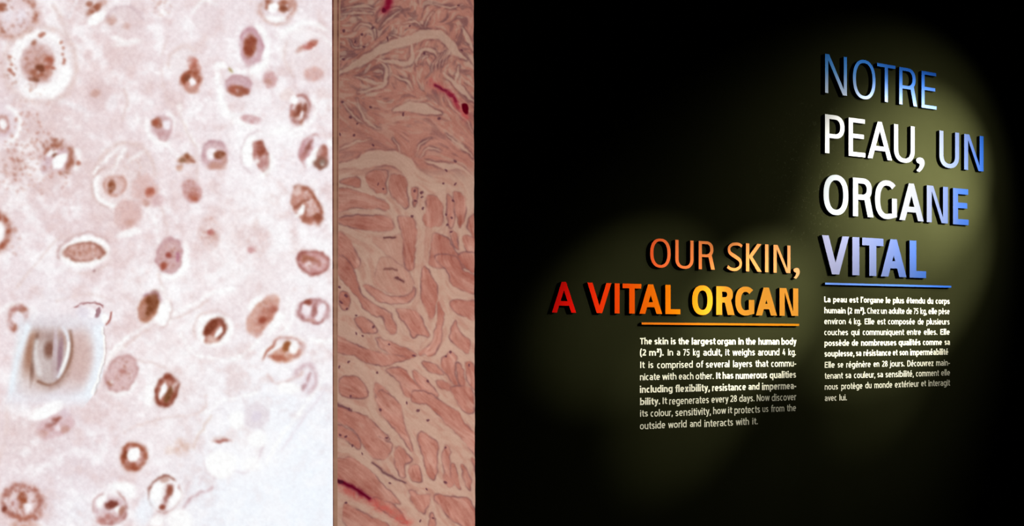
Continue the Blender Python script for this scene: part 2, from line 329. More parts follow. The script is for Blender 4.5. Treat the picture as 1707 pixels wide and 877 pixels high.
# ---------------------------------------------------------------- small vinyl text
cream, nd, lk, bs = mat('cream_vinyl_lettering', (.86, .84, .72), .6, .2)
nz = nd.new('ShaderNodeTexNoise'); nz.inputs['Scale'].default_value = 40
rr = nd.new('ShaderNodeValToRGB'); rr.color_ramp.elements[0].color = (.86, .85, .72, 1); rr.color_ramp.elements[1].color = (.90, .89, .76, 1)
lk.new(nz.outputs['Fac'], rr.inputs['Fac']); lk.new(rr.outputs['Color'], bs.inputs['Base Color'])
XH, ASC, DSC = .735, 1.06, -.27
def ell(cx, cy, rx, ry, a0, a1, n=14, p=2.35): return arc(cx, cy, rx, ry, a0, a1, n, p)
def glyph(c, t):
    """small lettering: centre lines of equal strokes, cap height 1 -> (width, [polylines])"""
    h = t/2; x = XH; b = max(0, t-.13)*.6
    W = lambda w: w+b
    def arch(x0, x1, top=x): ry = .27; m = (x0+x1)/2; return ell(m, top-h-ry, (x1-x0)/2, ry, 180, 0)+[(x1, 0)]
    ring = lambda w: ell(w/2, x/2, w/2-h, x/2-h, 0, 360, 24)
    stem = lambda X, y0, y1: [(X, y0), (X, y1)]
    if c == 'o': w = W(.57); return w, [ring(w)]
    if c in 'nh': w = W(.53); return w, [stem(h, 0, x if c == 'n' else ASC), arch(h, w-h)]
    if c == 'm': w = W(.83)+b; return w, [stem(h, 0, x), arch(h, w/2), arch(w/2, w-h)]
    if c == 'u': w = W(.53); ry = .27; return w, [stem(w-h, 0, x), [(h, x)]+ell(w/2, h+ry, w/2-h, ry, 180, 360)]
    if c == 'r': w = W(.34); return w, [stem(h, 0, x), ell(w*.95, x-h-.25, w*.95-h, .25, 180, 92, 8)]
    if c in 'bp': w = W(.56); return w, [stem(h, 0, ASC) if c == 'b' else stem(h, DSC, x), ring(w)]
    if c in 'dq': w = W(.56); return w, [stem(w-h, 0, ASC) if c == 'd' else stem(w-h, DSC, x), ring(w)]
    if c == 'g': w = W(.56); return w, [ring(w), [(w-h, x), (w-h, -.02)]+ell(w/2, -.02, w/2-h, -.02-DSC-h, 360, 225, 10)]
    if c == 'a':
        w = W(.50); y = .44
        return w, [[(.05, x-h-.035)]+ell(w/2-.01, x-h-.22, w/2-h+.01, .22, 100, 0, 9)+[(w-h, 0)], [(w-h, y-h*.3)]+ell(w/2-.02, .225, w/2-.02-h, .225-h, 90, 270, 14)+[(w-h, .13)]]
    if c in 'eéè':
        w = W(.53); r = [ell(w/2, x/2, w/2-h, x/2-h, 0, 312, 22)+[], [(h, x*.5), (w-h, x*.5)]]
        if c == 'é': r.append([(w*.46, x+.10), (w*.68, x+.30)])
        if c == 'è': r.append([(w*.54, x+.10), (w*.32, x+.30)])
        return w, r
    if c == 'c': w = W(.45); return w, [ell(w*.56, x/2, w*.56-h, x/2-h, 58, 302, 18)]
    if c == 's':
        w = W(.43); P = [(.90, .90), (.55, 1.0), (.20, .93), (.08, .73), (.30, .56), (.72, .43), (.93, .25), (.80, .06), (.42, 0), (.06, .09)]
        return w, [catmull([(h*.6+px*(w-h*1.2), h+py*(x-t)) for px, py in P], 4)]
    if c == 't': w = W(.34); return w, [[(.09+h, .95), (.09+h, .2)]+ell(.09+h+.17, .2, .17, .2-h, 180, 275, 7), [(0, x-h), (w, x-h)]]
    if c == 'f': w = W(.34); return w, [[(.09+h, 0), (.09+h, ASC-.22)]+ell(.09+h+.18, ASC-.22, .18, .22-h, 180, 85, 7), [(0, x-h), (w, x-h)]]
    if c in 'ij':
        if c == 'i': return t, [stem(h, 0, x), stem(h, x+.12, x+.12+t*1.05)]
        return t+.05, [[(h+.05, x), (h+.05, -.06), (h-.02, DSC+.09), (h-.13, DSC+.05)], stem(h+.05, x+.12, x+.12+t*1.05)]
    if c == 'l': return t, [stem(h, 0, ASC)]
    if c == 'k': w = W(.50); return w, [stem(h, 0, ASC), [(w-h, x), (t, .36)], [(t+.02, .40), (w-h*.8, 0)]]
    if c == 'v': w = W(.50); return w, [[(h*.9, x), (w/2, 0)], [(w-h*.9, x), (w/2, 0)]]
    if c == 'w': w = W(.76)+b; q = w/4; return w, [[(h*.9, x), (q+.01, 0)], [(w/2, x), (q+.01, 0)], [(w/2, x), (w-q-.01, 0)], [(w-h*.9, x), (w-q-.01, 0)]]
    if c == 'x': w = W(.50); return w, [[(h, x), (w-h, 0)], [(w-h, x), (h, 0)]]
    if c == 'y': w = W(.50); return w, [[(h*.9, x), (w/2, .03)], [(w-h*.9, x), (w/2, .0), (w*.38, DSC*.75), (w*.12, DSC+.03)]]
    if c == 'z': w = W(.44); return w, [[(0, x-h), (w, x-h)], [(w-h, x-h), (h, h)], [(0, h), (w, h)]]
    if c == 'T': w = W(.58); return w, [stem(w/2, 0, 1), [(0, 1-h), (w, 1-h)]]
    if c == 'I': return t, [stem(h, 0, 1)]
    if c == 'L': w = W(.47); return w, [stem(h, 0, 1), [(0, h), (w, h)]]
    if c == 'E': w = W(.50); return w, [stem(h, 0, 1), [(0, h), (w, h)], [(0, 1-h), (w, 1-h)], [(0, .53), (w*.92, .53)]]
    if c == 'N': w = W(.64); return w, [stem(h, 0, 1), stem(w-h, 0, 1), [(h, 1), (w-h, 0)]]
    if c == 'C': w = W(.58); return w, [ell(w*.56, .5, w*.56-h, .5-h, 55, 305, 18)]
    if c == 'D': w = W(.64); return w, [stem(h, 0, 1), [(0, 1-h), (w*.4, 1-h)]+ell(w*.4, .5, w*.6-h, .5-h, 90, -90, 16)+[(0, h)]]
    if c in '2²':
        w = W(.50); pl = [[(h*.8, .84)]+ell(w/2, 1-h-.24, w/2-h, .24, 140, -20, 12)+[(w*.6, .40), (h*.9, h)], [(0, h), (w, h)]]
        if c == '2': return w, pl
        return w*.62, [[(px*.62, .52+py*.54) for px, py in q] for q in pl]
    if c == '4': w = W(.56); return w, [[(w*.60, 1), (h*.6, .30)], [(0, .27), (w, .27)], stem(w*.72, 0, .62)]
    if c == '5': w = W(.50); return w, [[(w-.03, 1-h), (.10, 1-h), (.08, .55)], [(.08, .56)]+ell(w/2-.03, .32, w/2+.03-h, .32-h, 110, -140, 14)]
    if c == '7': w = W(.48); return w, [[(0, 1-h), (w-h*.6, 1-h)], [(w-h, 1-h), (w*.32, 0)]]
    if c == '8': w = W(.52); return w, [ell(w/2, .745, w/2-h-.03, .255-h, 0, 360, 20), ell(w/2, .275, w/2-h, .275-h, 0, 360, 20)]
    if c == '.': return t*1.1, [stem(t*.55, 0, t*1.15)]
    if c == ',': return t*1.1, [[(t*.65, t*1.15), (t*.6, -.02), (t*.15, -.17)]]
    if c == '’': return t*1.1, [[(t*.65, ASC), (t*.6, ASC-.17), (t*.2, ASC-.30)]]
    if c == '-': return .30, [[(0, .36), (.30, .36)]]
    if c == '(': return .24, [[(.22, 1.10), (.10, .86), (.06, .45), (.10, .03), (.22, -.22)]]
    if c == ')': return .24, [[(.02, 1.10), (.14, .86), (.18, .45), (.14, .03), (.02, -.22)]]
    raise KeyError(c)
def word_mesh(txt, wid, cap, bold):
    t = .172 if bold else .128; gap = .085 if bold else .105
    pen = 0; polys = []
    for i, c in enumerate(txt):
        w, st = glyph(c, t)
        for q in st:
            q2 = [q[0]]+[b_ for a_, b_ in zip(q, q[1:]) if abs(a_[0]-b_[0])+abs(a_[1]-b_[1]) > 1e-4]
            polys.append([(px+pen, py) for px, py in q2])
        pen += w+(gap if c not in 'rtvwyf' else gap*.65)
    pen -= gap
    k = wid/pen; e = .0006
    vs_, fs = [], []
    for q in polys:
        n = len(q); base = len(vs_); closed = abs(q[0][0]-q[-1][0])+abs(q[0][1]-q[-1][1]) < 1e-3
        for i in range(n):
            if closed and i in (0, n-1): p0, p1 = q[n-2], q[1]
            else: p0, p1 = q[max(i-1, 0)], q[min(i+1, n-1)]
            dx, dy = p1[0]-p0[0], p1[1]-p0[1]; l = math.hypot(dx, dy) or 1; nx, ny = -dy/l*t/2, dx/l*t/2
            X, Y = q[i]
            for sx in (1, -1):
                vs_.append(((X+sx*nx)*k, -e, (Y+sx*ny)*cap)); vs_.append(((X+sx*nx)*k, 0, (Y+sx*ny)*cap))
        for i in range(n-1):
            a0 = base+4*i; a1 = a0+4
            fs += [(a0, a1, a1+2, a0+2), (a0+1, a1+1, a1, a0), (a0+2, a1+2, a1+3, a0+3)]
    me = bpy.data.meshes.new('word'); me.from_pydata(vs_, [], fs)
    bm = bmesh.new(); bm.from_mesh(me)
    for f in bm.faces:
        f.normal_update()
        if abs(f.normal.y) > .9 and f.normal.y > 0: f.normal_flip()
    bm.to_mesh(me); bm.free()
    return me
def text_block(label, lines, ox, oy, sc, cap_px):
    s_or, _ = on_wall(lines[0][1][0][1]/sc+ox, lines[0][0][0]/sc+oy[0])
    _, z_lo = on_wall(lines[-1][1][0][1]/sc+ox, lines[-1][0][0]/sc+oy[-1])
    root = empty('wall_text', wall_pt(s_or, z_lo), ROTZ)
    tag(root, label, 'printed text')
    for (bl, words), o_y in zip(lines, oy):
        xl, xr = words[0][1], words[-1][2]
        bm = bmesh.new()
        for (txt, x0, x1, *bd) in words:
            um = (x0+x1)/2; vb = (bl[0]+(bl[1]-bl[0])*(um-xl)/max(xr-xl, 1))/sc+o_y
            s0, _ = on_wall(x0/sc+ox+.6, vb); s1, zb = on_wall(x1/sc+ox-.6, vb); _, zt = on_wall(um/sc+ox, vb-cap_px)
            me = word_mesh(txt, s1-s0, zt-zb, bool(bd))
            me.transform(Matrix.Translation((s0-s_or, 0, zb-z_lo)))
            bm.from_mesh(me); bpy.data.meshes.remove(me)
        me = bpy.data.meshes.new('text_line'); bm.to_mesh(me); bm.free(); me.materials.clear()
        link('text_line', me, [cream], root)
B = 1
EN = [
 ((112, 115), [('The', 65, 190, B), ('skin', 207, 350, B), ('is', 369, 424, B), ('the', 442, 553, B), ('largest', 573, 812, B), ('organ', 823, 1012, B), ('in', 1031, 1090, B), ('the', 1102, 1208, B), ('human', 1227, 1440, B), ('body', 1454, 1605, B)]),
 ((223, 219), [('(2', 66, 132, B), ('m²).', 155, 305, B), ('In', 338, 397), ('a', 428, 465), ('75', 490, 558), ('kg', 586, 656), ('adult,', 687, 877), ('it', 904, 948), ('weighs', 974, 1200), ('around', 1225, 1440), ('4', 1465, 1498), ('kg.', 1521, 1602)]),
 ((345, 328), [('It', 68, 116), ('is', 150, 203), ('comprised', 234, 590), ('of', 618, 690), ('several', 712, 950), ('layers', 979, 1172), ('that', 1198, 1329), ('commu-', 1353, 1605)]),
 ((462, 438), [('nicate', 66, 268), ('with', 285, 430), ('each', 447, 597), ('other.', 612, 795), ('It', 813, 862, B), ('has', 876, 988, B), ('numerous', 1004, 1320, B), ('qualities', 1338, 1603, B)]),
 ((112, 75), [('including', 65, 392, B), ('flexibility,', 412, 757, B), ('resistance', 773, 1112, B), ('and', 1130, 1245, B), ('impermea-', 1263, 1605, B)]),
 ((233, 185), [('bility.', 66, 270, B), ('It', 288, 336), ('regenerates', 353, 748), ('every', 767, 938), ('28', 952, 1023), ('days.', 1040, 1195), ('Now', 1211, 1342), ('discover', 1358, 1604)]),
 ((350, 293), [('its', 67, 150), ('colour,', 170, 393), ('sensitivity,', 413, 767), ('how', 784, 914), ('it', 931, 974), ('protects', 992, 1250), ('us', 1267, 1332), ('from', 1352, 1488), ('the', 1507, 1603)]),
 ((469, 424), [('outside', 65, 320), ('world', 343, 530), ('and', 556, 671), ('interacts', 698, 985), ('with', 1006, 1142), ('it.', 1168, 1228)])]
text_block('cream English paragraph of small lettering under the orange bar', EN, 1055, [555]*4+[635]*4, 5.886, 10.6)
FR = [
 ((135, 157), [('La', 80, 162, B), ('peau', 186, 356, B), ('est', 378, 490, B), ('l’organe', 513, 790, B), ('le', 811, 874, B), ('plus', 895, 1035, B), ('étendu', 1055, 1283, B), ('du', 1302, 1380, B), ('corps', 1401, 1575, B)]),
 ((267, 277), [('humain', 81, 343, B), ('(2', 360, 418, B), ('m²).', 441, 577, B), ('Chez', 590, 740), ('un', 753, 830), ('adulte', 847, 1040), ('de', 1054, 1128), ('75', 1140, 1203), ('kg,', 1220, 1304), ('elle', 1316, 1426), ('pèse', 1437, 1574)]),
 ((395, 400), [('environ', 81, 343), ('4', 372, 412), ('kg.', 434, 527), ('Elle', 560, 683), ('est', 710, 812), ('composée', 838, 1164), ('de', 1189, 1267), ('plusieurs', 1293, 1574)]),
 ((525, 520), [('couches', 81, 370), ('qui', 400, 505), ('communiquent', 537, 1033), ('entre', 1060, 1233), ('elles.', 1261, 1430), ('Elle', 1456, 1576, B)]),
 ((652, 640), [('possède', 83, 385, B), ('de', 407, 491, B), ('nombreuses', 517, 943, B), ('qualités', 962, 1230, B), ('comme', 1250, 1484, B), ('sa', 1507, 1578, B)]),
 ((102, 78), [('souplesse,', 83, 445, B), ('sa', 457, 528, B), ('résistance', 545, 880, B), ('et', 893, 956, B), ('son', 973, 1083, B), ('imperméabilité', 1098, 1558, B)]),
 ((235, 208), [('Elle', 86, 212), ('se', 240, 313), ('régénère', 342, 638), ('en', 665, 741), ('28', 765, 839), ('jours.', 860, 1040), ('Découvrez', 1065, 1383), ('main-', 1407, 1579)]),
 ((365, 325), [('tenant', 85, 307), ('sa', 332, 407), ('couleur,', 433, 693), ('sa', 710, 784), ('sensibilité,', 807, 1148), ('comment', 1168, 1446), ('elle', 1467, 1579)]),
 ((495, 443), [('nous', 86, 250), ('protège', 282, 541), ('du', 567, 649), ('monde', 675, 894), ('extérieur', 918, 1209), ('et', 1230, 1293), ('interagit', 1316, 1577)]),
 ((627, 620), [('avec', 87, 236), ('lui.', 260, 357)])]
text_block('cream French paragraph of small lettering under the blue bar', FR, 1362, [485]*5+[580]*5, 7.1125, 9.6)

# ---------------------------------------------------------------- picture painting in photo-pixel units (numpy, used as a colour attribute)
rng = np.random.default_rng(7)
def vnoise(U, V, sc, seed):
    r = np.random.default_rng(seed); G = r.random((256, 256))
    x = U/sc+1000.37; y = V/sc+1000.71
    xi = np.floor(x).astype(int); yi = np.floor(y).astype(int); fx = x-xi; fy = y-yi
    fx = fx*fx*(3-2*fx); fy = fy*fy*(3-2*fy)
    g = lambda a, b: G[b % 256, a % 256]
    return (g(xi, yi)*(1-fx)+g(xi+1, yi)*fx)*(1-fy)+(g(xi, yi+1)*(1-fx)+g(xi+1, yi+1)*fx)*fy
def fbm(U, V, sc, seed, oct=4):
    s = 0; a = 1; t = 0
    for i in range(oct): s = s+a*vnoise(U, V, sc/2**i, seed+i*17); t += a; a *= .55
    return s/t-.5
def sstep(a, b, x): t = np.clip((x-a)/(b-a), 0, 1); return t*t*(3-2*t)
class Canvas:
    def __init__(k, u0, u1, v0, v1, base, warp, seed):
        k.u0, k.v0 = u0, v0
        k.U, k.V = np.meshgrid(np.arange(u0, u1+1, dtype=float), np.arange(v0, v1+1, dtype=float))
        k.X = k.U+warp*2*fbm(k.U, k.V, 26, seed, 3)+warp*.9*fbm(k.U, k.V, 8, seed+5, 2)
        k.Y = k.V+warp*2*fbm(k.U, k.V, 26, seed+9, 3)+warp*.9*fbm(k.U, k.V, 8, seed+14, 2)
        k.I = np.empty(k.U.shape+(3,)); k.I[:] = base
        k.tex = fbm(k.U, k.V, 6.5, seed+40, 3)*2
    def win(k, cx, cy, r):
        a = max(int(cx-r-k.u0), 0); b = min(int(cx+r-k.u0)+1, k.U.shape[1]); c = max(int(cy-r-k.v0), 0); d = min(int(cy+r-k.v0)+1, k.U.shape[0])
        return (slice(c, d), slice(a, b)) if b > a and d > c else None
    def put(k, w, m, col):
        m = np.clip(m, 0, 1)[..., None]; k.I[w] = k.I[w]*(1-m)+np.asarray(col, float)*m
    def loc(k, w, cx, cy, a, b, ang, warp=True):
        c, s = math.cos(math.radians(ang)), math.sin(math.radians(ang))
        x = (k.X if warp else k.U)[w]-cx; y = (k.Y if warp else k.V)[w]-cy
        return (x*c+y*s)/a, (-x*s+y*c)/b
    def ell(k, cx, cy, a, b, ang, col, al=1.0, soft=.25, gr=0.0):
        w = k.win(cx, cy, max(a, b)*(1+soft)+14)
        if not w: return
        x, y = k.loc(w, cx, cy, a, b, ang); d = np.hypot(x, y)
        m = al*sstep(1+soft, 1-soft, d)
        if gr: m = m*np.clip(1+gr*k.tex[w]*2.2, 0, 1.6)
        k.put(w, m, col)
    def ring(k, cx, cy, a, b, ang, wd, col, al=1.0, t0=None, t1=None, gr=0.0):
        w = k.win(cx, cy, max(a, b)+wd*3+14)
        if not w: return
        x, y = k.loc(w, cx, cy, a, b, ang); d = np.abs(np.hypot(x, y)-1)*min(a, b)
        m = al*np.exp(-(d/wd)**2)
        if t0 is not None:
            th = np.degrees(np.arctan2(y, x)) % 360; sp = (t1-t0) % 360; q = (th-t0) % 360
            e = np.minimum(q, sp-q); m = m*np.where(q < sp, sstep(0, 22, e), 0)
        if gr: m = m*np.clip(1+gr*k.tex[w]*2.2, 0, 1.6)
        k.put(w, m, col)
    def line(k, pts, wd, col, al=1.0, gr=0.0):
        P = np.array(catmull([tuple(map(float, p)) for p in pts], 7)); c = P.mean(0); r = np.abs(P-c).max()+wd*3+12
        w = k.win(c[0], c[1], r)
        if not w: return
        d = seg_dist(k.X[w], k.Y[w], P)
        m = al*np.exp(-(d/wd)**2)
        if gr: m = m*np.clip(1+gr*k.tex[w]*2.2, 0, 1.6)
        k.put(w, m, col)
    def dots(k, cx, cy, a, b, n, r, col, al=.7, inner=0.0):
        for i in range(n):
            t = rng.random()*6.283; q = math.sqrt(inner**2+(1-inner**2)*rng.random()); rr = r*(.6+.8*rng.random())
            k.ell(cx+a*q*math.cos(t), cy+b*q*math.sin(t), rr, rr*(.7+.5*rng.random()), rng.random()*180, col, al*(.5+.5*rng.random()), .6)
def seg_dist(X, Y, P):
    d = np.full(X.shape, 1e9)
    for (ax, ay), (bx, by) in zip(P[:-1], P[1:]):
        dx, dy = bx-ax, by-ay; L = dx*dx+dy*dy+1e-9
        t = np.clip(((X-ax)*dx+(Y-ay)*dy)/L, 0, 1); d = np.minimum(d, (X-ax-t*dx)**2+(Y-ay-t*dy)**2)
    return np.sqrt(d)

def soften(I, n):
    for _ in range(n):
        P = np.pad(I, ((1, 1), (0, 0), (0, 0)), 'edge'); I = (P[:-2]+2*P[1:-1]+P[2:])/4
        P = np.pad(I, ((0, 0), (1, 1), (0, 0)), 'edge'); I = (P[:, :-2]+2*P[:, 1:-1]+P[:, 2:])/4
    return I
# ---- the glowing screen: magnified stained cells
cv = Canvas(-300, 562, -60, 930, (238, 224, 227), 4.2, 100)
U, V = cv.U, cv.V
low = fbm(U, V, 120, 3, 4)*2; mid = fbm(U, V, 34, 21, 4)*2; fine = fbm(U, V, 5, 61, 3)*2
WHT, PNK, BRP, BLU = (np.array(c, float) for c in ((252, 250, 252), (231, 212, 215), (224, 200, 196), (243, 248, 255)))
def wash(cx, cy, r, col, al):
    m = al*np.exp(-((U-cx)**2+(V-cy)**2)/(r*r))
    cv.I[:] = cv.I*(1-m[..., None])+np.asarray(col, float)*m[..., None]
for cx, cy, r, c, a in ((60, 160, 130, PNK, .8), (170, 90, 90, (238, 222, 222), .6), (60, 260, 90, BRP, .55), (210, 40, 80, PNK, .5), (470, 60, 110, (240, 230, 234), .7), (460, 300, 120, (247, 240, 244), .9),
                        (330, 60, 60, (243, 233, 236), .7), (100, 360, 90, PNK, .5), (210, 330, 60, BRP, .4), (390, 420, 90, (240, 226, 226), .7), (520, 480, 60, WHT, .7), (60, 470, 60, (238, 226, 230), .6),
                        (235, 470, 40, WHT, .7), (100, 770, 120, (232, 218, 223), .8), (300, 620, 110, (244, 232, 232), .8), (460, 640, 80, (247, 240, 243), .8), (480, 780, 170, BLU, 1.0), (540, 880, 170, BLU, 1.0), (380, 860, 80, BLU, .8),
                        (270, 740, 60, (245, 236, 238), .6), (420, 750, 60, WHT, .8), (130, 860, 50, BLU, .5), (40, 720, 60, BRP, .35), (440, 330, 50, WHT, .7), (405, 215, 30, WHT, .7), (470, 220, 35, WHT, .8), (540, 420, 30, WHT, .8), (300, 470, 30, WHT, .6), (420, 600, 40, WHT, .6), (545, 170, 25, WHT, .8), (490, 400, 25, WHT, .6), (540, 590, 30, WHT, .6), (85, 500, 40, (244, 240, 244), .6)): wash(cx, cy, r, c, a)
quiet = np.exp(-(((U-500)/170)**2+((V-850)/190)**2))
sml = fbm(U, V, 15, 71, 3)*2
bm_ = sstep(.0, .55, .8*mid+.35*low+.55*sml)*(1-.5*quiet); cv.I[:] = cv.I*(1-.72*bm_[..., None])+WHT*.72*bm_[..., None]
dm = sstep(.0, .6, -.8*mid+.25*low-.5*sml)*(1-.85*quiet); cv.I[:] = cv.I*(1-.5*dm[..., None])+np.array((222, 194, 192.))*.5*dm[..., None]
DK, BR, MV, LB, RB, WT = (118, 60, 38), (160, 96, 74), (206, 170, 174), (194, 144, 130), (166, 88, 66), (254, 254, 254)
GB = (128, 84, 52); PK2 = (214, 178, 176)
# walls between the cells
for pts, wd, c, a in (([(128, 0), (110, 40), (120, 70)], 4, (240, 236, 240), .5), ([(90, 10), (108, 45), (126, 100), (118, 150), (90, 168)], 5, BRP, .6), ([(230, 195), (260, 230), (300, 262)], 5, WT, .5), ([(150, 300), (170, 260), (200, 240), (240, 250), (258, 290)], 4, BRP, .7),
                      ([(155, 290), (178, 262), (196, 250)], 3, WT, .8), ([(0, 165), (45, 160), (110, 170), (150, 190)], 6, (242, 236, 239), .5), ([(238, 330), (262, 380), (272, 440)], 4, WT, .6), ([(255, 320), (280, 390), (262, 440), (275, 490)], 3, BRP, .5),
                      ([(362, 110), (368, 160), (385, 190), (440, 225), (470, 215), (500, 225), (552, 240)], 6, WT, .8), ([(430, 50), (443, 90), (430, 118), (390, 120)], 5, WT, .8), ([(460, 60), (480, 48), (520, 55), (553, 75)], 3, WT, .8),
                      ([(300, 175), (312, 215), (330, 250)], 4, WT, .6), ([(300, 190), (325, 250), (330, 300)], 2.5, BRP, .5), ([(180, 590), (240, 545), (300, 520), (340, 495), (385, 480)], 3, WT, .8), ([(185, 596), (245, 551), (305, 526), (345, 502)], 2.2, BRP, .7),
                      ([(270, 480), (282, 510), (285, 540)], 3, WT, .7), ([(300, 560), (330, 590), (380, 600), (430, 570), (480, 500)], 3, WT, .6), ([(480, 500), (475, 540), (500, 565), (553, 570)], 4, WT, .8), ([(170, 605), (230, 600), (280, 615), (300, 640)], 2.5, BRP, .5),
                      ([(210, 720), (260, 700), (330, 690), (345, 660)], 2.5, BRP, .5), ([(330, 810), (345, 790), (372, 778), (408, 788), (430, 770), (440, 740)], 2.2, (226, 212, 218), .7), ([(300, 860), (318, 830), (345, 818), (352, 812)], 2.5, (205, 172, 176), .8),
                      ([(290, 850), (305, 830), (315, 805)], 3, (226, 208, 212), .8), ([(540, 625), (520, 660), (490, 700), (460, 740), (445, 775)], 3, WT, .8), ([(546, 640), (525, 672), (495, 712), (468, 752)], 2, (232, 222, 230), .7), ([(400, 650), (420, 700), (440, 720)], 2, (230, 218, 222), .6),
                      ([(340, 690), (370, 668), (430, 655)], 3, WT, .6), ([(25, 480), (60, 440), (92, 400), (130, 388)], 2.5, BRP, .5), ([(95, 500), (150, 490), (190, 505)], 2.5, BRP, .4), ([(0, 520), (25, 508), (45, 512)], 4, WT, .8), ([(20, 640), (10, 720), (0, 770)], 4, BRP, .35),
                      ([(186, 560), (178, 600), (182, 640), (200, 668)], 3, (244, 236, 238), .7), ([(280, 60), (268, 110), (275, 160), (300, 175)], 3, BRP, .35), ([(520, 300), (553, 380)], 5, WT, .5), ([(60, 520), (48, 540)], 3, WT, .6)): cv.line(pts, wd, c, a, .5)
E, Rg, Dt, Ln = cv.ell, cv.ring, cv.dots, cv.line
# top left
E(22, 26, 38, 36, 0, (226, 204, 206), .5, .4); Rg(24, 26, 38, 36, 0, 6, LB, .7, gr=.8); Dt(24, 26, 38, 37, 45, 2.2, BR, .7, .8); E(12, 26, 9, 10, 0, (240, 234, 240), .7, .6); E(35, 28, 8, 11, 20, (236, 228, 236), .7, .6); E(4, 14, 8, 9, 0, BR, .8, gr=.7); Dt(20, 26, 28, 26, 26, 1.8, BR, .5)
# large cell
Rg(66, 108, 61, 62, 0, 5, BRP, .6, gr=.5); E(66, 108, 55, 56, 0, (245, 240, 242), .85, .12); Rg(68, 110, 46, 48, 0, 7, WT, .9, 350, 140); Rg(66, 108, 48, 50, 0, 5, WT, .8, 160, 330); Ln([(92, 142), (76, 152), (62, 154)], 8, WT, 1); Ln([(108, 118), (100, 134)], 6, WT, .9); Ln([(38, 78), (30, 94)], 4, WT, 1)
E(63, 106, 28, 35, 8, (208, 172, 168), .9, .16, .25); E(66, 112, 20, 25, 0, LB, .7, .3, .7); E(67, 112, 8, 6, 20, DK, .9, .4); E(60, 122, 16, 7, 20, BR, .7, .4, .6); E(56, 134, 8, 5, 20, DK, .8, .4); E(82, 104, 8, 11, 25, RB, .7, .4, .4); E(90, 114, 5, 3, 0, RB, .8, .5); E(57, 71, 5, 5, 0, BR, .8, .4); E(50, 100, 9, 18, 10, (216, 184, 182), .6, .3, .5); Dt(63, 106, 24, 30, 40, 2, BR, .5)
for x, y in ((102, 71), (106, 80), (104, 90), (108, 99), (107, 104), (15, 95), (18, 108), (16, 118), (20, 122), (72, 57), (68, 60)): E(x, y, 3.4, 3, 0, RB, .75, .5)
Dt(14, 120, 16, 30, 22, 2, BR, .5); Dt(50, 145, 14, 12, 16, 2, LB, .5)
# upper middle
E(160, 14, 22, 22, 0, (232, 216, 216), .6); E(157, 16, 14, 5, -35, BR, .9, .4, .5); E(150, 7, 5, 5, 0, BR, .8, .4); E(163, 29, 16, 8, -28, WT, 1, .2); E(170, 5, 6, 5, 0, LB, .6, .5, .6)
E(208, 38, 30, 26, 0, (226, 205, 206), .65, .4, .3); Rg(208, 38, 31, 27, 0, 3, (206, 180, 184), .6, 180, 360, .5); E(212, 44, 8, 6, 0, LB, .45, .6, .7); E(186, 33, 8, 8, 0, LB, .45, .5, .5); E(212, 72, 22, 5, -8, WT, .7, .5); E(195, 66, 12, 4, 10, WT, .7, .4)
E(168, 160, 24, 22, -20, (222, 196, 196), .65, .3, .4); E(160, 157, 9, 6, -30, LB, .6, .5); E(186, 172, 10, 14, 20, (244, 238, 241), .8, .4); Dt(268, 12, 20, 18, 30, 1.8, LB, .5); E(270, 22, 6, 5, 0, WT, .7, .5); Ln([(205, 150), (211, 175), (205, 200)], 3, BRP, .6)
# left
E(6, 208, 30, 36, 0, (236, 224, 230), .7); Rg(6, 208, 26, 31, 0, 4, WT, .9, 270, 90); E(2, 210, 14, 18, 0, (214, 186, 194), .8, gr=.4); E(4, 207, 5, 9, 0, WT, .9, .3); Rg(4, 207, 8, 12, 0, 2.4, LB, .7)
E(96, 262, 30, 28, 0, (222, 196, 196), .7, .25, .4); E(98, 265, 22, 19, 0, (214, 184, 190), .8); Rg(98, 263, 24, 22, 0, 4.5, BR, .75, 170, 60, .6); E(101, 270, 17, 9, -46, WT, 1, .15); E(86, 255, 10, 6, -20, (250, 247, 250), .9, .25); E(92, 260, 5, 4, -30, DK, .8, .5); Ln([(126, 250), (134, 262), (128, 282)], 4, WT, .8); Ln([(119, 255), (120, 268), (112, 282)], 3, BR, .7); E(132, 272, 4, 4, 0, RB, .8, .5); E(75, 275, 8, 14, 20, (214, 190, 198), .6)
Dt(45, 240, 40, 55, 110, 2.2, RB, .38); Dt(55, 300, 60, 25, 60, 2, RB, .32); Dt(92, 240, 22, 10, 30, 2.4, BR, .6); Dt(20, 280, 30, 20, 40, 2, BR, .4); Dt(110, 290, 12, 8, 14, 2, BR, .5)
Dt(30, 165, 60, 22, 30, 1.6, LB, .35)
E(214, 278, 35, 32, 0, (228, 208, 208), .7, .2, .35); Dt(214, 280, 30, 26, 60, 1.8, LB, .45); Ln([(188, 292), (196, 268), (208, 250)], 4, WT, .8); E(226, 262, 16, 4, -40, WT, .6, .5)
# cell 6
E(270, 211, 19, 23, -12, (232, 216, 221), .8); Rg(270, 212, 24, 28, -10, 4, WT, .8, 60, 230); Rg(272, 210, 20, 24, 0, 3, WT, .8, 280, 20); E(271, 212, 16, 20, -12, (206, 170, 172), .85, .2, .3); E(262, 206, 8, 9, 20, BR, .9, .35, .3); E(260, 205, 4, 5, 0, RB, .9, .4); E(277, 207, 7, 7, 0, (246, 240, 246), .95, .3); E(273, 228, 10, 9, 0, (190, 140, 140), .7, .4, .5)
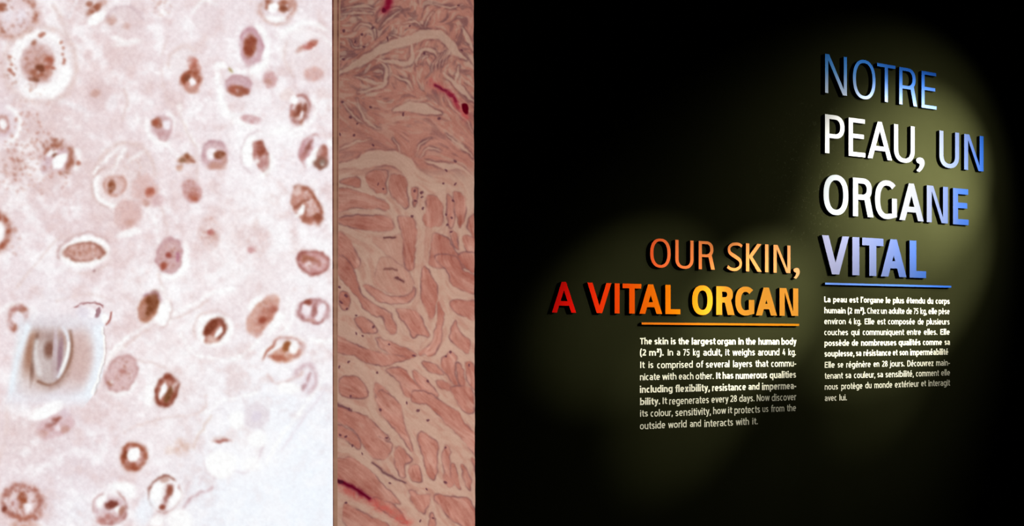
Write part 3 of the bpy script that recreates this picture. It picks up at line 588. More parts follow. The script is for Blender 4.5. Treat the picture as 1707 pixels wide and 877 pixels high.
# top row right
E(460, 10, 34, 28, 0, (236, 222, 226), .6); Rg(460, 12, 30, 26, 0, 3.5, LB, .6, 330, 200, .6); E(445, 6, 11, 9, 0, BR, .7, .4, .8); E(473, 11, 11, 11, 20, BR, .85, .35, .6); E(472, 16, 6, 5, 0, DK, .6, .5); E(455, 13, 10, 8, -15, WT, 1, .2); E(458, 31, 19, 6, 4, WT, .9, .35); E(486, 5, 8, 8, 0, LB, .6, .4, .6); Ln([(432, 10), (438, 26), (452, 40), (480, 38), (494, 18)], 2.5, BRP, .7)
E(419, 78, 20, 31, -4, (206, 168, 176), .9, .13, .3); Rg(423, 80, 24, 36, -5, 4.5, WT, .9, 270, 120); E(417, 76, 10, 20, 8, BR, .85, .3, .5); E(419, 68, 9, 9, 0, (140, 66, 46), .7, .4, .4); E(414, 84, 7, 9, 0, (140, 66, 46), .7, .4, .4); Rg(419, 78, 19, 30, -4, 2, (178, 120, 130), .6, 200, 20, .4); E(417, 106, 7, 5, 0, MV, .5, .5)
E(345, 30, 23, 27, 0, (233, 217, 220), .7, .15, .25); Rg(345, 30, 25, 29, 0, 3, WT, .7, 180, 320); E(370, 108, 8, 7, 0, WT, .9, .4); Ln([(383, 113), (387, 121)], 2.0, (150, 124, 62), .9)
E(512, 85, 44, 44, 0, (240, 228, 229), .45, .15, .3); Rg(512, 86, 48, 47, 0, 4, WT, .8, 190, 330); E(515, 76, 15, 6, -28, (190, 112, 102), .8, .4, .5); E(521, 71, 7, 5, -20, RB, .6, .5); E(500, 82, 7, 4, -20, LB, .6, .5); E(523, 122, 15, 13, 0, (214, 172, 166), .8, .3, .4); E(500, 60, 16, 8, 0, (250, 246, 248), .7, .4); Ln([(478, 70), (474, 100), (490, 130)], 3, BRP, .5)
# cell 16
E(308, 104, 26, 28, 0, (240, 230, 231), .55); Rg(308, 108, 28, 32, 0, 3, BRP, .6, 160, 330, .4); E(324, 108, 9, 16, -20, (190, 116, 100), .8, .4, .5); E(324, 112, 6, 8, 0, RB, .7, .5); E(319, 135, 19, 19, 0, (200, 142, 128), .9, .2, .4); Rg(318, 135, 14, 14, 0, 4.5, (146, 70, 44), .85, 140, 20, .3); E(312, 131, 7, 6, -35, DK, .85, .4); E(321, 137, 6, 7, 20, (250, 244, 246), 1, .25); E(320, 151, 14, 5, 0, LB, .7, .4)
# cell 17
E(400, 152, 27, 32, 0, (240, 230, 233), .6); Rg(402, 160, 36, 44, 0, 4, WT, .7, 20, 190); E(398, 143, 23, 18, 0, (206, 170, 176), .9, .15, .3); E(397, 152, 17, 8, 0, BR, .8, .35, .7); E(388, 150, 7, 7, 0, RB, .7, .5); E(408, 152, 8, 6, 0, (150, 78, 60), .6, .5); Rg(398, 143, 22, 17, 0, 2, (184, 138, 142), .6, 180, 360); E(418, 199, 16, 8, 5, (206, 164, 166), .85, .25, .4); E(395, 178, 14, 10, 0, (228, 206, 206), .6, .4, .5)
E(451, 133, 12, 14, -20, (208, 166, 166), .85, .3, .4); E(448, 136, 6, 5, 0, LB, .7, .5); E(430, 160, 14, 16, 0, (246, 240, 243), .6); E(478, 160, 12, 10, 0, (238, 220, 216), .6)
# cell 20
E(500, 182, 21, 27, 15, (240, 228, 232), .7); Rg(500, 181, 15, 24, 18, 2.5, (176, 122, 116), .85, gr=.4); E(500, 184, 11, 17, 18, LB, .8, .25, .5); E(496, 184, 5, 13, 28, (130, 66, 48), .85, .35, .3); E(507, 184, 4.5, 14, 12, (130, 66, 50), .8, .35, .3); E(501, 193, 3, 8, 18, (246, 238, 242), .95, .35); E(489, 167, 7, 6, -30, WT, 1, .3); E(487, 189, 4, 5, 0, RB, .6, .5); E(502, 203, 4, 5, 0, BR, .7, .5); Rg(503, 184, 22, 29, 15, 3, WT, .7, 290, 100)
# cell 21
E(525, 255, 27, 30, 0, (240, 230, 236), .8); Rg(525, 255, 25, 30, 0, 2.2, (190, 142, 140), .7, 120, 300, .4); E(511, 248, 11, 21, 22, (200, 152, 156), .85, .2, .4); E(514, 246, 4, 15, 28, (140, 78, 66), .8, .4, .4); E(506, 262, 5, 8, 0, (180, 120, 114), .7, .4); E(521, 262, 6, 19, 32, WT, .95, .2); E(537, 262, 10, 21, 12, (168, 106, 92), .9, .2, .35); E(534, 272, 13, 11, -10, (134, 88, 72), .9, .25, .2); E(537, 270, 5, 5, 0, (150, 128, 116), .9, .4); E(538, 274, 2.5, 2.5, 0, (220, 210, 205), .8, .4)
# cell 22
E(429, 256, 32, 42, 0, (244, 236, 239), .5); E(416, 250, 14, 26, 8, WT, 1, .18); Rg(430, 256, 28, 38, 0, 2.0, (222, 204, 208), .7, 100, 290); E(436, 262, 12, 27, -18, (182, 124, 116), .95, .15, .4); E(435, 248, 7, 13, -8, (146, 76, 58), .8, .35, .4); E(440, 274, 9, 11, -15, (190, 140, 136), .6, .4, .5); E(430, 270, 5, 4, 0, WT, .7, .4); Rg(436, 262, 12, 27, -18, 1.8, (150, 88, 76), .8, 300, 120, .4); Ln([(452, 262), (452, 280), (436, 292)], 5, WT, .9)
# cell 23
E(358, 257, 28, 29, 0, (240, 228, 231), .6); E(358, 260, 23, 25, 0, (208, 172, 176), .85, .15, .35); Rg(356, 256, 20, 22, 0, 2.6, (180, 134, 140), .7, 150, 330, .4); E(352, 256, 9, 12, 20, (250, 246, 248), .95, .3); E(367, 258, 9, 8, -20, (132, 70, 42), .95, .35, .2); E(360, 278, 16, 7, 0, LB, .7, .4, .5); E(376, 268, 5, 9, 0, LB, .7, .5)
E(308, 266, 13, 8, -15, (172, 112, 86), .9, .4, .5); E(311, 260, 5, 6, 0, (140, 80, 50), .8, .5); E(298, 280, 5, 5, 0, (190, 134, 110), .7, .5); E(302, 268, 5, 4, 0, GB, .7, .5); E(320, 268, 5, 3, 20, BR, .7, .5)
# middle left
E(-2, 387, 22, 30, 0, (240, 230, 233), .7); Rg(-2, 386, 16, 25, 0, 5, (160, 88, 66), .95, 250, 110, .4); E(-2, 386, 9, 18, 0, WT, .9, .3); E(22, 384, 6, 5, 0, LB, .5, .6); Dt(20, 400, 14, 26, 24, 2, LB, .4)
E(195, 313, 40, 34, 0, (238, 224, 224), .7); Rg(194, 312, 36, 31, 0, 4.5, WT, .95, 60, 230); Rg(194, 312, 42, 37, 0, 2, (208, 178, 174), .7, 100, 260, .4); E(193, 310, 21, 19, 0, (218, 182, 176), .85, .2, .4); E(186, 311, 6, 11, 18, (140, 74, 46), .9, .35, .3); Rg(192, 310, 18, 16, 0, 2, LB, .5, gr=.6)
E(243, 318, 22, 27, -10, (220, 186, 182), .85, .2, .5); E(250, 319, 8, 8, 0, (186, 110, 92), .8, .4, .5); E(252, 316, 4, 4, 0, RB, .6, .5); E(262, 335, 10, 12, 0, (216, 180, 182), .6, .4); E(244, 338, 6, 6, 0, LB, .6, .5, .5)
E(213, 358, 24, 26, 0, (219, 184, 180), .9, .15, .25); E(218, 370, 9, 6, 0, LB, .4, .5, .6); E(215, 388, 20, 6, -10, WT, .8, .4); E(196, 365, 6, 20, 0, (228, 204, 202), .5)
E(143, 420, 42, 27, -4, WT, .95, .12); Rg(143, 420, 46, 31, -4, 2.2, (204, 172, 170), .7, 150, 350, .5); Rg(143, 422, 47, 33, -4, 2, BRP, .6, 20, 140, .5); E(142, 421, 34, 15.5, 0, (214, 174, 166), 1, .12, .25); Rg(142, 421, 33, 15, 0, 2.2, (164, 106, 90), .8, gr=.5); E(152, 420, 12, 5, -10, LB, .7, .5, .6); E(128, 424, 10, 5, 0, LB, .6, .5, .6); Dt(142, 421, 28, 11, 30, 1.8, BR, .5); E(158, 450, 2.4, 1.6, 0, (130, 80, 80), .8, .4)
E(283, 428, 22, 30, 14, (208, 170, 170), .95, .15, .3); Rg(285, 428, 27, 36, 12, 4, WT, .8, 300, 120); Rg(283, 428, 21, 29, 14, 2, (184, 136, 140), .6, gr=.5); E(281, 424, 5.5, 5, 0, (150, 66, 54), .9, .4); E(272, 445, 6, 7, 10, (160, 78, 58), .9, .4); E(297, 428, 4, 8, 10, (176, 108, 128), .8, .4); Dt(283, 428, 17, 24, 26, 1.8, BR, .4); E(308, 440, 6, 20, 20, WT, .9, .4)
E(255, 514, 30, 34, 20, (240, 228, 228), .5); E(274, 524, 13, 22, 12, WT, 1, .22); E(248, 515, 16, 25, 22, (178, 118, 94), .95, .18, .3); E(254, 508, 10, 22, 18, (122, 66, 38), .9, .3, .25); E(238, 520, 7, 12, 25, LB, .7, .4, .5); Rg(250, 515, 18, 27, 20, 2, (176, 130, 140), .7, 200, 330, .4); Rg(270, 522, 17, 27, 10, 1.8, (220, 196, 194), .8, 290, 100)
E(32, 530, 24, 26, 20, (240, 232, 234), .6); Rg(30, 530, 14, 18, 20, 4.5, (186, 132, 124), .85, gr=.5); E(30, 530, 8, 11, 20, (240, 230, 236), .9, .3); E(38, 516, 7, 4, -20, BR, .7, .5); E(24, 545, 4, 6, 20, BR, .7, .5)
# centre right
E(318, 317, 17, 21, -18, (206, 162, 160), .9, .2, .45); E(322, 325, 9, 9, 0, (182, 112, 98), .75, .4, .5); E(322, 329, 5, 4, 0, RB, .7, .5); Dt(318, 316, 13, 17, 18, 1.8, BR, .5)
E(349, 386, 20, 27, -10, (226, 200, 198), .85, .25, .5); E(352, 388, 6, 5, -20, (178, 98, 92), .85, .4); E(357, 392, 6, 6, 0, LB, .5, .5); Dt(349, 386, 16, 22, 22, 1.8, LB, .45)
E(430, 400, 22, 24, 0, (230, 208, 208), .7, .3, .6); E(417, 418, 6, 6, 0, (196, 136, 136), .7, .5); E(425, 375, 6, 12, 10, (228, 206, 204), .6, .5); Dt(425, 405, 24, 26, 24, 1.8, LB, .3)
E(514, 345, 29, 40, -28, (244, 236, 240), .6); E(511, 343, 21, 35, -30, (198, 144, 130), .97, .12, .35); Rg(511, 343, 20, 34, -30, 3, (152, 84, 62), .85, 250, 110, .3); Rg(511, 343, 20, 34, -30, 2.4, (184, 128, 112), .7, 110, 250, .4); E(503, 350, 5.5, 9.5, 28, WT, 1, .2); Ln([(494, 345), (503, 338), (514, 332)], 3, (140, 74, 54), .8); Ln([(504, 368), (510, 355), (512, 346)], 2.6, (150, 84, 64), .8); E(529, 362, 7, 7, 0, (136, 68, 46), .85, .4); E(515, 366, 10, 5, 10, (160, 92, 72), .7, .4); E(496, 318, 5, 9, 20, (234, 210, 204), .8, .4); E(496, 360, 4, 3, 0, WT, .9, .4); Dt(513, 330, 9, 14, 20, 2, WHT, .3); Dt(520, 350, 8, 12, 14, 2, WHT, .35)
E(522, 437, 27, 22, 16, (202, 150, 148), .95, .13, .35); Rg(522, 437, 26, 21, 16, 2.6, (158, 92, 84), .85, gr=.4); E(514, 441, 6, 7, 10, (240, 222, 224), .9, .35); E(518, 430, 14, 4, 20, BR, .6, .5, .5); E(507, 430, 5, 8, 30, BR, .6, .5, .5); E(527, 447, 10, 4, 15, (224, 190, 190), .7, .4); Dt(524, 436, 20, 15, 34, 1.8, BR, .5)
E(523, 519, 32, 25, 0, (246, 240, 244), .7); E(523, 519, 26, 20, 3, (214, 178, 182), .9, .15, .35); Rg(523, 519, 26, 19, 3, 2.8, (166, 108, 106), .85, gr=.5); E(510, 517, 9, 9, 20, (246, 238, 242), .95, .25); E(536, 517, 7, 12, 20, (246, 240, 244), .95, .25); E(533, 530, 8, 5, 0, (244, 238, 242), .9, .3); E(523, 516, 5, 13, 10, (164, 104, 98), .85, .35, .3); E(512, 504, 6, 5, 0, (142, 70, 54), .9, .4); E(517, 534, 9, 3, 0, LB, .6, .5)
E(444, 524, 38, 44, 30, (246, 238, 240), .6); Ln([(470, 560), (486, 535), (490, 505)], 3, WT, .8); E(425, 505, 8, 15, 40, WT, .95, .3); E(461, 541, 8, 22, 30, WT, .9, .3); E(438, 525, 18, 37, 35, (212, 166, 152), .97, .13, .3); E(442, 526, 12, 22, 35, (190, 126, 110), .75, .35, .4); E(438, 533, 6.5, 6.5, 0, (148, 66, 48), .9, .4); E(456, 516, 7, 6, -30, (170, 98, 82), .8, .4); E(430, 556, 8, 7, 0, (196, 138, 124), .6, .4, .5); Dt(440, 524, 14, 28, 30, 1.8, BR, .4)
E(358, 549, 31, 27, -10, WT, 1, .13); Rg(358, 549, 35, 31, -10, 2, BRP, .6, 150, 330, .4); E(357, 551, 15, 23, 34, (176, 112, 96), .97, .14, .3); Rg(357, 551, 14, 22, 34, 3, (132, 66, 48), .9, 130, 30, .3); E(351, 546, 6, 17, 38, (122, 58, 38), .9, .3, .2); E(363, 554, 4.5, 10.5, 32, WT, 1, .2); E(352, 566, 9, 5, 10, (226, 196, 186), .8, .35); E(367, 537, 6, 5, 0, (140, 78, 64), .7, .4)
E(477, 582, 33, 25, -10, (244, 234, 234), .7); E(478, 592, 25, 14, -12, (206, 152, 132), .8, .25, .5); E(457, 578, 5, 17, 35, WT, 1, .25); E(440, 588, 4, 12, 38, WT, .8, .3); E(450, 584, 2.5, 20, 35, (172, 96, 74), .85, .4); E(478, 577, 6.5, 11, 20, (150, 84, 46), .95, .3); E(490, 580, 7, 11, 10, WT, .95, .25); Rg(480, 580, 24, 18, -10, 2.6, (190, 136, 126), .7, 200, 90, .5); E(465, 598, 15, 5, 5, (178, 106, 84), .75, .4, .5); E(504, 580, 5, 7, 0, (222, 196, 196), .7, .4)
# lower left and middle
E(203, 623, 23, 34, 34, (216, 182, 182), .95, .14, .3); Rg(203, 623, 22, 33, 34, 2.2, (190, 144, 142), .6, gr=.5); Ln([(176, 604), (190, 590), (204, 580)], 4, WT, .8); E(205, 620, 5, 5, 0, (180, 116, 104), .7, .5); E(183, 640, 5, 5, 0, BR, .7, .5); E(186, 638, 3, 3, 0, WHT, .7, .4); Dt(203, 623, 18, 26, 30, 1.9, BR, .4); Ln([(182, 655), (206, 656), (226, 640)], 3.5, WT, .7)
E(254, 652, 12, 25, 20, WT, .9, .25); E(276, 652, 30, 33, 10, (244, 236, 238), .6); E(257, 655, 9, 22, 18, WT, .9, .3); E(277, 653, 18, 26, 20, (178, 116, 100), .97, .14, .3); Rg(277, 653, 17, 25, 20, 3.4, (132, 62, 44), .9, gr=.25); E(271, 652, 4.5, 15, 24, WT, 1, .22); E(281, 658, 6, 15, 24, (116, 70, 38), .9, .3, .2); E(292, 645, 4, 10, 10, (236, 214, 212), .8, .35); E(280, 628, 6, 6, 0, (140, 66, 46), .8, .4); E(293, 652, 4, 14, 22, (136, 70, 50), .6, .4)
E(92, 710, 32, 20, -24, (216, 184, 188), .9, .2, .4); E(75, 688, 26, 9, -20, WT, .95, .3); E(90, 702, 15, 4, -32, (152, 86, 74), .85, .4, .4); E(98, 712, 6, 5, 20, (240, 226, 232), .9, .35); E(82, 714, 10, 7, -20, (190, 138, 134), .7, .4, .5); E(70, 722, 10, 6, 0, LB, .6, .5, .5); E(108, 716, 6, 8, 20, LB, .7, .5); E(110, 688, 9, 8, 0, (224, 206, 214), .7, .4)
E(222, 763, 27, 28, 0, (244, 236, 238), .5); E(222, 762, 19, 23, 15, (204, 156, 150), .9, .15, .3); Rg(222, 762, 18, 22, 15, 4, (160, 88, 64), .9, gr=.35); E(210, 760, 6, 8, 10, (128, 58, 32), .9, .35); E(224, 760, 9.5, 14, 18, WT, 1, .18); E(223, 780, 7, 6, 0, (156, 80, 56), .8, .4); E(214, 776, 4, 5, 0, BR, .6, .5)
E(42, 838, 36, 33, 0, (226, 202, 202), .7); Rg(38, 838, 32, 28, 0, 6, (176, 118, 106), .7, gr=.8); E(37, 835, 10, 15, 10, (150, 74, 46), .9, .3, .4); E(47, 845, 7, 7, -20, (248, 240, 242), .95, .3); E(7, 849, 5, 6, 0, (124, 56, 40), .9, .35); E(25, 840, 9, 9, 0, (224, 198, 202), .8, .4); E(40, 862, 20, 5, 0, (176, 108, 88), .7, .5, .6); Dt(40, 838, 36, 32, 60, 2.2, (160, 90, 74), .55, .5); E(40, 876, 22, 8, 0, (200, 146, 126), .6, .4, .6); Dt(62, 840, 18, 24, 24, 2, LB, .5)
E(205, 818, 24, 14, 10, WT, 1, .3); E(186, 845, 33, 34, 0, (246, 242, 245), .6); E(184, 850, 26, 24, 0, (214, 184, 188), .75, .2, .5); E(170, 835, 6, 14, 28, WT, 1, .25); E(186, 841, 11, 7, -20, (122, 58, 46), .92, .3, .3); E(196, 848, 5, 6, 20, WT, 1, .3); E(182, 864, 20, 9, -10, (186, 128, 122), .75, .35, .6); Rg(184, 846, 27, 27, 0, 2.4, (176, 122, 116), .7, 280, 110, .5); Rg(180, 846, 24, 24, 0, 2, (190, 144, 142), .7, 150, 260); E(204, 850, 4, 9, 25, BR, .7, .4)
E(276, 826, 30, 33, 10, (250, 248, 250), .9); Rg(274, 825, 27, 31, 20, 1.9, (140, 80, 66), .75, 110, 300, .4); Rg(274, 825, 27, 31, 20, 1.9, (190, 146, 142), .7, 300, 110, .4); E(262, 820, 10, 19, 25, WT, 1, .2); E(279, 812, 6, 8, 0, WT, .9, .3); Ln([(284, 812), (279, 828), (272, 848)], 5.5, (168, 112, 104), .9, .4); E(285, 816, 5, 8, 20, (140, 70, 50), .85, .4); E(271, 845, 6, 5, 0, (136, 62, 44), .9, .4); E(295, 830, 7, 14, 20, WT, .9, .3); E(262, 870, 14, 9, 0, WT, .9, .4); E(275, 800, 8, 4, 0, BR, .5, .5)
E(508, 632, 26, 32, 20, (242, 236, 240), .5); Rg(508, 634, 18, 25, 20, 4, (212, 184, 190), .9, 170, 60, .4); E(512, 636, 10, 17, 20, (234, 222, 230), .8); E(514, 630, 3, 10, 30, (190, 146, 148), .8, .4); E(505, 645, 4, 6, 20, (176, 130, 134), .7, .5); Ln([(446, 628), (462, 640), (484, 632), (502, 622)], 3, (222, 196, 194), .8, .4); E(482, 648, 18, 12, 10, WT, .9, .3)
E(427, 694, 20, 21, 0, (230, 220, 226), .85, .25, .3); E(428, 694, 8, 8, 0, (224, 214, 226), .7); E(395, 700, 14, 15, 0, WT, .9, .3); E(303, 746, 14, 15, 0, (222, 192, 182), .8, .35, .6); Ln([(322, 748), (334, 720), (350, 695)], 2.5, (226, 204, 194), .7); E(282, 752, 8, 8, 0, (240, 222, 214), .6)
E(368, 775, 28, 24, 0, WT, 1, .18); E(367, 733, 16, 5, 2, (224, 202, 198), .8, .5); E(370, 736, 15, 3, 2, (172, 108, 98), .9, .4); Rg(368, 772, 30, 28, 0, 1.8, (226, 210, 214), .7, 90, 200); E(430, 732, 16, 13, 0, WT, .9, .3); E(420, 775, 16, 12, 0, WT, .8, .4); E(300, 868, 22, 18, 0, WT, .9, .3); E(240, 850, 14, 24, 10, BLU, .8, .4)
E(160, 535, 26, 16, 0, (240, 234, 240), .7)
cv.I[:] = soften(cv.I, 5)
# the soft magnified patch
lf = 12+(650-V)*.16; rt = 173-np.maximum(V-605, 0)**2*.0062
m = sstep(-5, 7, U-lf)*sstep(1.5, -1.5, U-rt)*sstep(512, 545, V)*sstep(690, 655, V)
patch = np.empty_like(cv.I); patch[:] = (238, 242, 249)
def pb(cx, cy, a, b, ang, col, al, soft):
    c, s = math.cos(math.radians(ang)), math.sin(math.radians(ang)); x = U-cx; y = V-cy
    d = np.hypot((x*c+y*s)/a, (-x*s+y*c)/b); w = al*sstep(1+soft, 1-soft, d)
    patch[:] = patch*(1-w[..., None])+np.asarray(col, float)*w[..., None]
def pln(pts, wd, col, al):
    w = al*np.exp(-(seg_dist(U, V, np.array(catmull(pts, 7)))/wd)**2)
    patch[:] = patch*(1-w[..., None])+np.asarray(col, float)*w[..., None]
pb(70, 655, 62, 16, 0, (228, 220, 226), .8, .7); pb(120, 535, 60, 20, 0, (234, 232, 240), .8, .8)
pb(120, 598, 40, 50, 0, (212, 184, 180), .95, .5); pb(60, 600, 36, 52, 8, (214, 192, 186), .85, .55); pb(136, 592, 16, 38, 0, (210, 180, 174), .7, .7)
pb(84, 592, 36, 54, 6, (178, 138, 122), .9, .28); pb(51, 582, 9, 36, 10, (158, 108, 84), .8, .7); pb(58, 592, 4.5, 38, 8, (112, 70, 52), .85, .7)
pb(84, 600, 27, 46, 4, (202, 186, 184), .95, .3); pln([(62, 570), (60, 595), (66, 622)], 6, (224, 217, 216), .9); pb(80, 566, 15, 28, 0, (174, 146, 140), .8, .7); pb(76, 595, 9, 28, -8, (206, 192, 190), .7, .6)
pb(82, 583, 8.5, 14, 4, (132, 90, 76), .95, .6); pb(92, 588, 4, 40, 2, (210, 194, 202), .8, .6); pb(100, 594, 4.5, 32, 5, (156, 120, 130), .9, .7); pb(90, 612, 5, 20, 4, (184, 160, 158), .6, .8)
pln([(106, 546), (113, 562), (115, 580), (109, 604), (98, 628)], 4.2, (232, 232, 238), .95); pln([(115, 572), (112, 592), (103, 618)], 2.6, (250, 249, 246), .9)
pln([(117, 552), (120, 576), (116, 602), (103, 630), (84, 642), (64, 636)], 3.2, (146, 104, 86), .75); pln([(84, 646), (100, 638), (112, 622)], 5, (190, 160, 152), .5)
pb(84, 536, 52, 15, 0, (226, 220, 226), .85, .8); pln([(46, 545), (28, 600), (18, 650)], 7, (236, 243, 250), .85); pln([(164, 550), (164, 600), (152, 645), (138, 665)], 9, (238, 244, 251), .9); pln([(30, 668), (80, 676), (130, 664)], 10, (236, 236, 244), .7)
cv.I[:] = cv.I*(1-m[..., None])+patch*m[..., None]
Ln([(173.5, 545), (174.5, 590), (170, 625), (157, 660)], 1.3, (206, 190, 186), .6); Ln([(170.5, 545), (171.5, 590), (167, 625), (154, 658)], 1.8, (255, 255, 252), .9); E(80, 682, 26, 10, -18, WT, .9, .4)
Ln([(125, 512), (140, 506), (158, 505), (172, 512)], 2.2, (176, 130, 132), .8, .4); E(152, 519, 9, 8, 20, (247, 243, 247), .95, .3); E(162, 521, 4, 7, 30, (150, 104, 112), .8, .4); E(174, 531, 9, 7, 40, WT, .95, .35); Ln([(178, 540), (184, 533), (185, 524)], 2.6, (176, 112, 104), .9); E(138, 520, 10, 10, 0, (228, 222, 232), .7, .5)
cv.I += (fine*8.0*(1-.5*quiet))[..., None]*np.array((1, 1.15, 1.1)) + (fbm(U, V, 2.6, 88, 2)*6)[..., None]
cv.I += ((cv.tex*6)*(1-.6*quiet))[..., None]*np.array((.7, 1.1, 1.05))
n_ = 262; w_ = sstep(-38, -70, U[:, :n_])[..., None]; cv.I[:, :n_] = cv.I[:, :n_]*(1-w_)+cv.I[::-1, 500:500+n_]*w_      # more cells of the same kind beyond the frame
np.clip(cv.I, 0, 255, out=cv.I)

# ---- the dim fabric: pink fibre bundles parted by pale gaps
fv = Canvas(548, 800, -60, 930, (176, 110, 95), 3.4, 300)
Uf, Vf = fv.U, fv.V
def zc(pts, oy, sc): return [(545+x/sc, oy+y/sc) for x, y in pts]
A_, B_, C_, D_ = (0, 3.896), (215, 3.896), (430, 3.896), (650, 3.863)
RIV = []
def riv(reg, w, *pts): RIV.append((np.array(catmull([tuple(p) for p in zc(pts, *reg)], 5)), w/reg[1]*1.25+.6))
riv(A_, 44, (60, 490), (180, 430), (300, 350), (400, 300), (480, 275), (560, 255), (640, 220), (720, 225), (790, 275), (840, 345), (900, 385))
riv(A_, 24, (300, 380), (420, 405), (540, 415), (550, 330), (545, 260)); riv(A_, 14, (590, 430), (585, 370), (630, 325), (700, 340), (720, 370)); riv(A_, 10, (620, 420), (625, 380), (660, 360))
riv(A_, 60, (430, 720), (500, 700), (580, 700), (660, 715), (740, 735)); riv(A_, 34, (750, 470), (830, 540), (900, 610), (960, 665)); riv(A_, 24, (835, 545), (845, 490), (850, 430)); riv(A_, 40, (880, 180), (915, 250), (950, 330))
riv(A_, 16, (90, 60), (200, 45), (310, 55)); riv(A_, 14, (100, 95), (210, 85), (300, 90)); riv(A_, 22, (180, 500), (260, 520), (330, 545), (390, 530)); riv(A_, 16, (200, 600), (300, 575), (380, 545), (390, 440), (340, 400)); riv(A_, 12, (190, 640), (230, 740), (280, 810), (340, 840))
riv(A_, 18, (430, 490), (520, 520), (560, 580)); riv(A_, 14, (330, 140), (400, 60), (470, 50)); riv(A_, 12, (340, 190), (420, 110), (480, 60)); riv(A_, 14, (700, 30), (790, 50), (880, 30)); riv(A_, 14, (480, 150), (560, 140), (620, 180)); riv(A_, 12, (640, 170), (660, 120), (690, 80))
riv(A_, 10, (150, 260), (180, 320), (270, 280)); riv(A_, 10, (170, 200), (220, 150), (300, 180), (320, 250)); riv(A_, 12, (420, 230), (480, 250), (410, 290)); riv(A_, 10, (100, 660), (160, 740), (240, 800)); riv(A_, 10, (760, 600), (800, 680), (900, 780), (950, 860))
for k_ in range(5): riv(A_, 7, (690+k_*22, 470-k_*16), (700+k_*22, 420-k_*14), (730+k_*22, 360-k_*8))
riv(B_, 78, (50, 242), (200, 222), (320, 185), (430, 190), (510, 235), (570, 310), (640, 360), (700, 385), (770, 375)); riv(B_, 16, (60, 355), (140, 320), (210, 310)); riv(B_, 24, (215, 315), (240, 390)); riv(B_, 26, (60, 385), (200, 395), (300, 430), (400, 470), (440, 540), (465, 640), (485, 740), (495, 870))
riv(B_, 18, (395, 280), (400, 360), (425, 450), (520, 525), (590, 545)); riv(B_, 32, (545, 310), (545, 420), (555, 500), (590, 560), (600, 650), (580, 760)); riv(B_, 16, (50, 575), (200, 548), (300, 535), (400, 555)); riv(B_, 16, (220, 662), (350, 655), (450, 640))
riv(B_, 34, (60, 630), (150, 690), (230, 770), (280, 860)); riv(B_, 36, (765, 390), (770, 480), (755, 600), (690, 650), (655, 720), (650, 840)); riv(B_, 22, (790, 290), (830, 330), (885, 380), (915, 470), (895, 560), (875, 640), (880, 720), (930, 800)); riv(B_, 26, (620, 200), (700, 225), (780, 245), (860, 250), (950, 320))
riv(B_, 20, (630, 400), (610, 480), (625, 560), (600, 640)); riv(B_, 12, (570, 170), (600, 100), (680, 60)); riv(B_, 12, (600, 180), (660, 130), (740, 150)); riv(B_, 14, (770, 30), (830, 90), (900, 140), (950, 180)); riv(B_, 12, (840, 400), (830, 500), (840, 620)); riv(B_, 14, (80, 130), (200, 90), (280, 70)); riv(B_, 12, (690, 740), (720, 800), (690, 860)); riv(B_, 10, (430, 60), (480, 130), (470, 170)); riv(B_, 10, (800, 650), (830, 740), (880, 860))
riv(C_, 55, (640, 0), (690, 80), (740, 170), (780, 260), (800, 350), (790, 450), (760, 560), (720, 630), (630, 645)); riv(C_, 46, (800, 360), (850, 420), (920, 500), (960, 570)); riv(C_, 50, (50, 100), (130, 190), (200, 270), (280, 350), (340, 420), (420, 490), (500, 530), (600, 560)); riv(C_, 26, (140, -20), (200, 100), (245, 210), (330, 275), (420, 335), (465, 410), (490, 475))
riv(C_, 34, (440, 300), (540, 300), (590, 230), (582, 130), (575, 50), (580, -30)); riv(C_, 30, (590, 340), (640, 430), (680, 510)); riv(C_, 24, (705, 270), (700, 400), (680, 500), (630, 570), (600, 620)); riv(C_, 70, (50, 610), (200, 670), (300, 740), (350, 830)); riv(C_, 44, (560, 640), (620, 700), (690, 760), (780, 860)); riv(C_, 22, (480, 690), (560, 720), (640, 820)); riv(C_, 26, (330, 430), (360, 480), (470, 510)); riv(C_, 20, (160, 490), (210, 500), (260, 560), (330, 620)); riv(C_, 16, (760, 20), (840, 130), (900, 180), (960, 190)); riv(C_, 26, (790, 570), (850, 590), (940, 640)); riv(C_, 24, (800, 250), (860, 260), (950, 250)); riv(C_, 10, (840, 690), (850, 780), (890, 850)); riv(C_, 10, (770, 660), (790, 740), (830, 860)); riv(C_, 10, (900, 690), (920, 760), (900, 840)); riv(C_, 8, (80, 260), (110, 310), (150, 300)); riv(C_, 10, (80, 370), (150, 350), (180, 400))
riv(D_, 58, (280, -20), (270, 120), (340, 190), (430, 290), (520, 400), (600, 450), (640, 560), (700, 620), (800, 660), (930, 690)); riv(D_, 55, (390, -20), (470, 60), (530, 160), (610, 230), (700, 290), (800, 310), (870, 390), (950, 460)); riv(D_, 46, (640, -20), (740, 60), (840, 120), (900, 220), (960, 265)); riv(D_, 28, (480, 180), (535, 300), (590, 420), (640, 540)); riv(D_, 34, (745, 340), (730, 450), (720, 560), (750, 630)); riv(D_, 24, (870, 460), (850, 560), (850, 650)); riv(D_, 50, (50, 400), (180, 410), (260, 470), (340, 550), (420, 620), (480, 690), (560, 780), (630, 850))
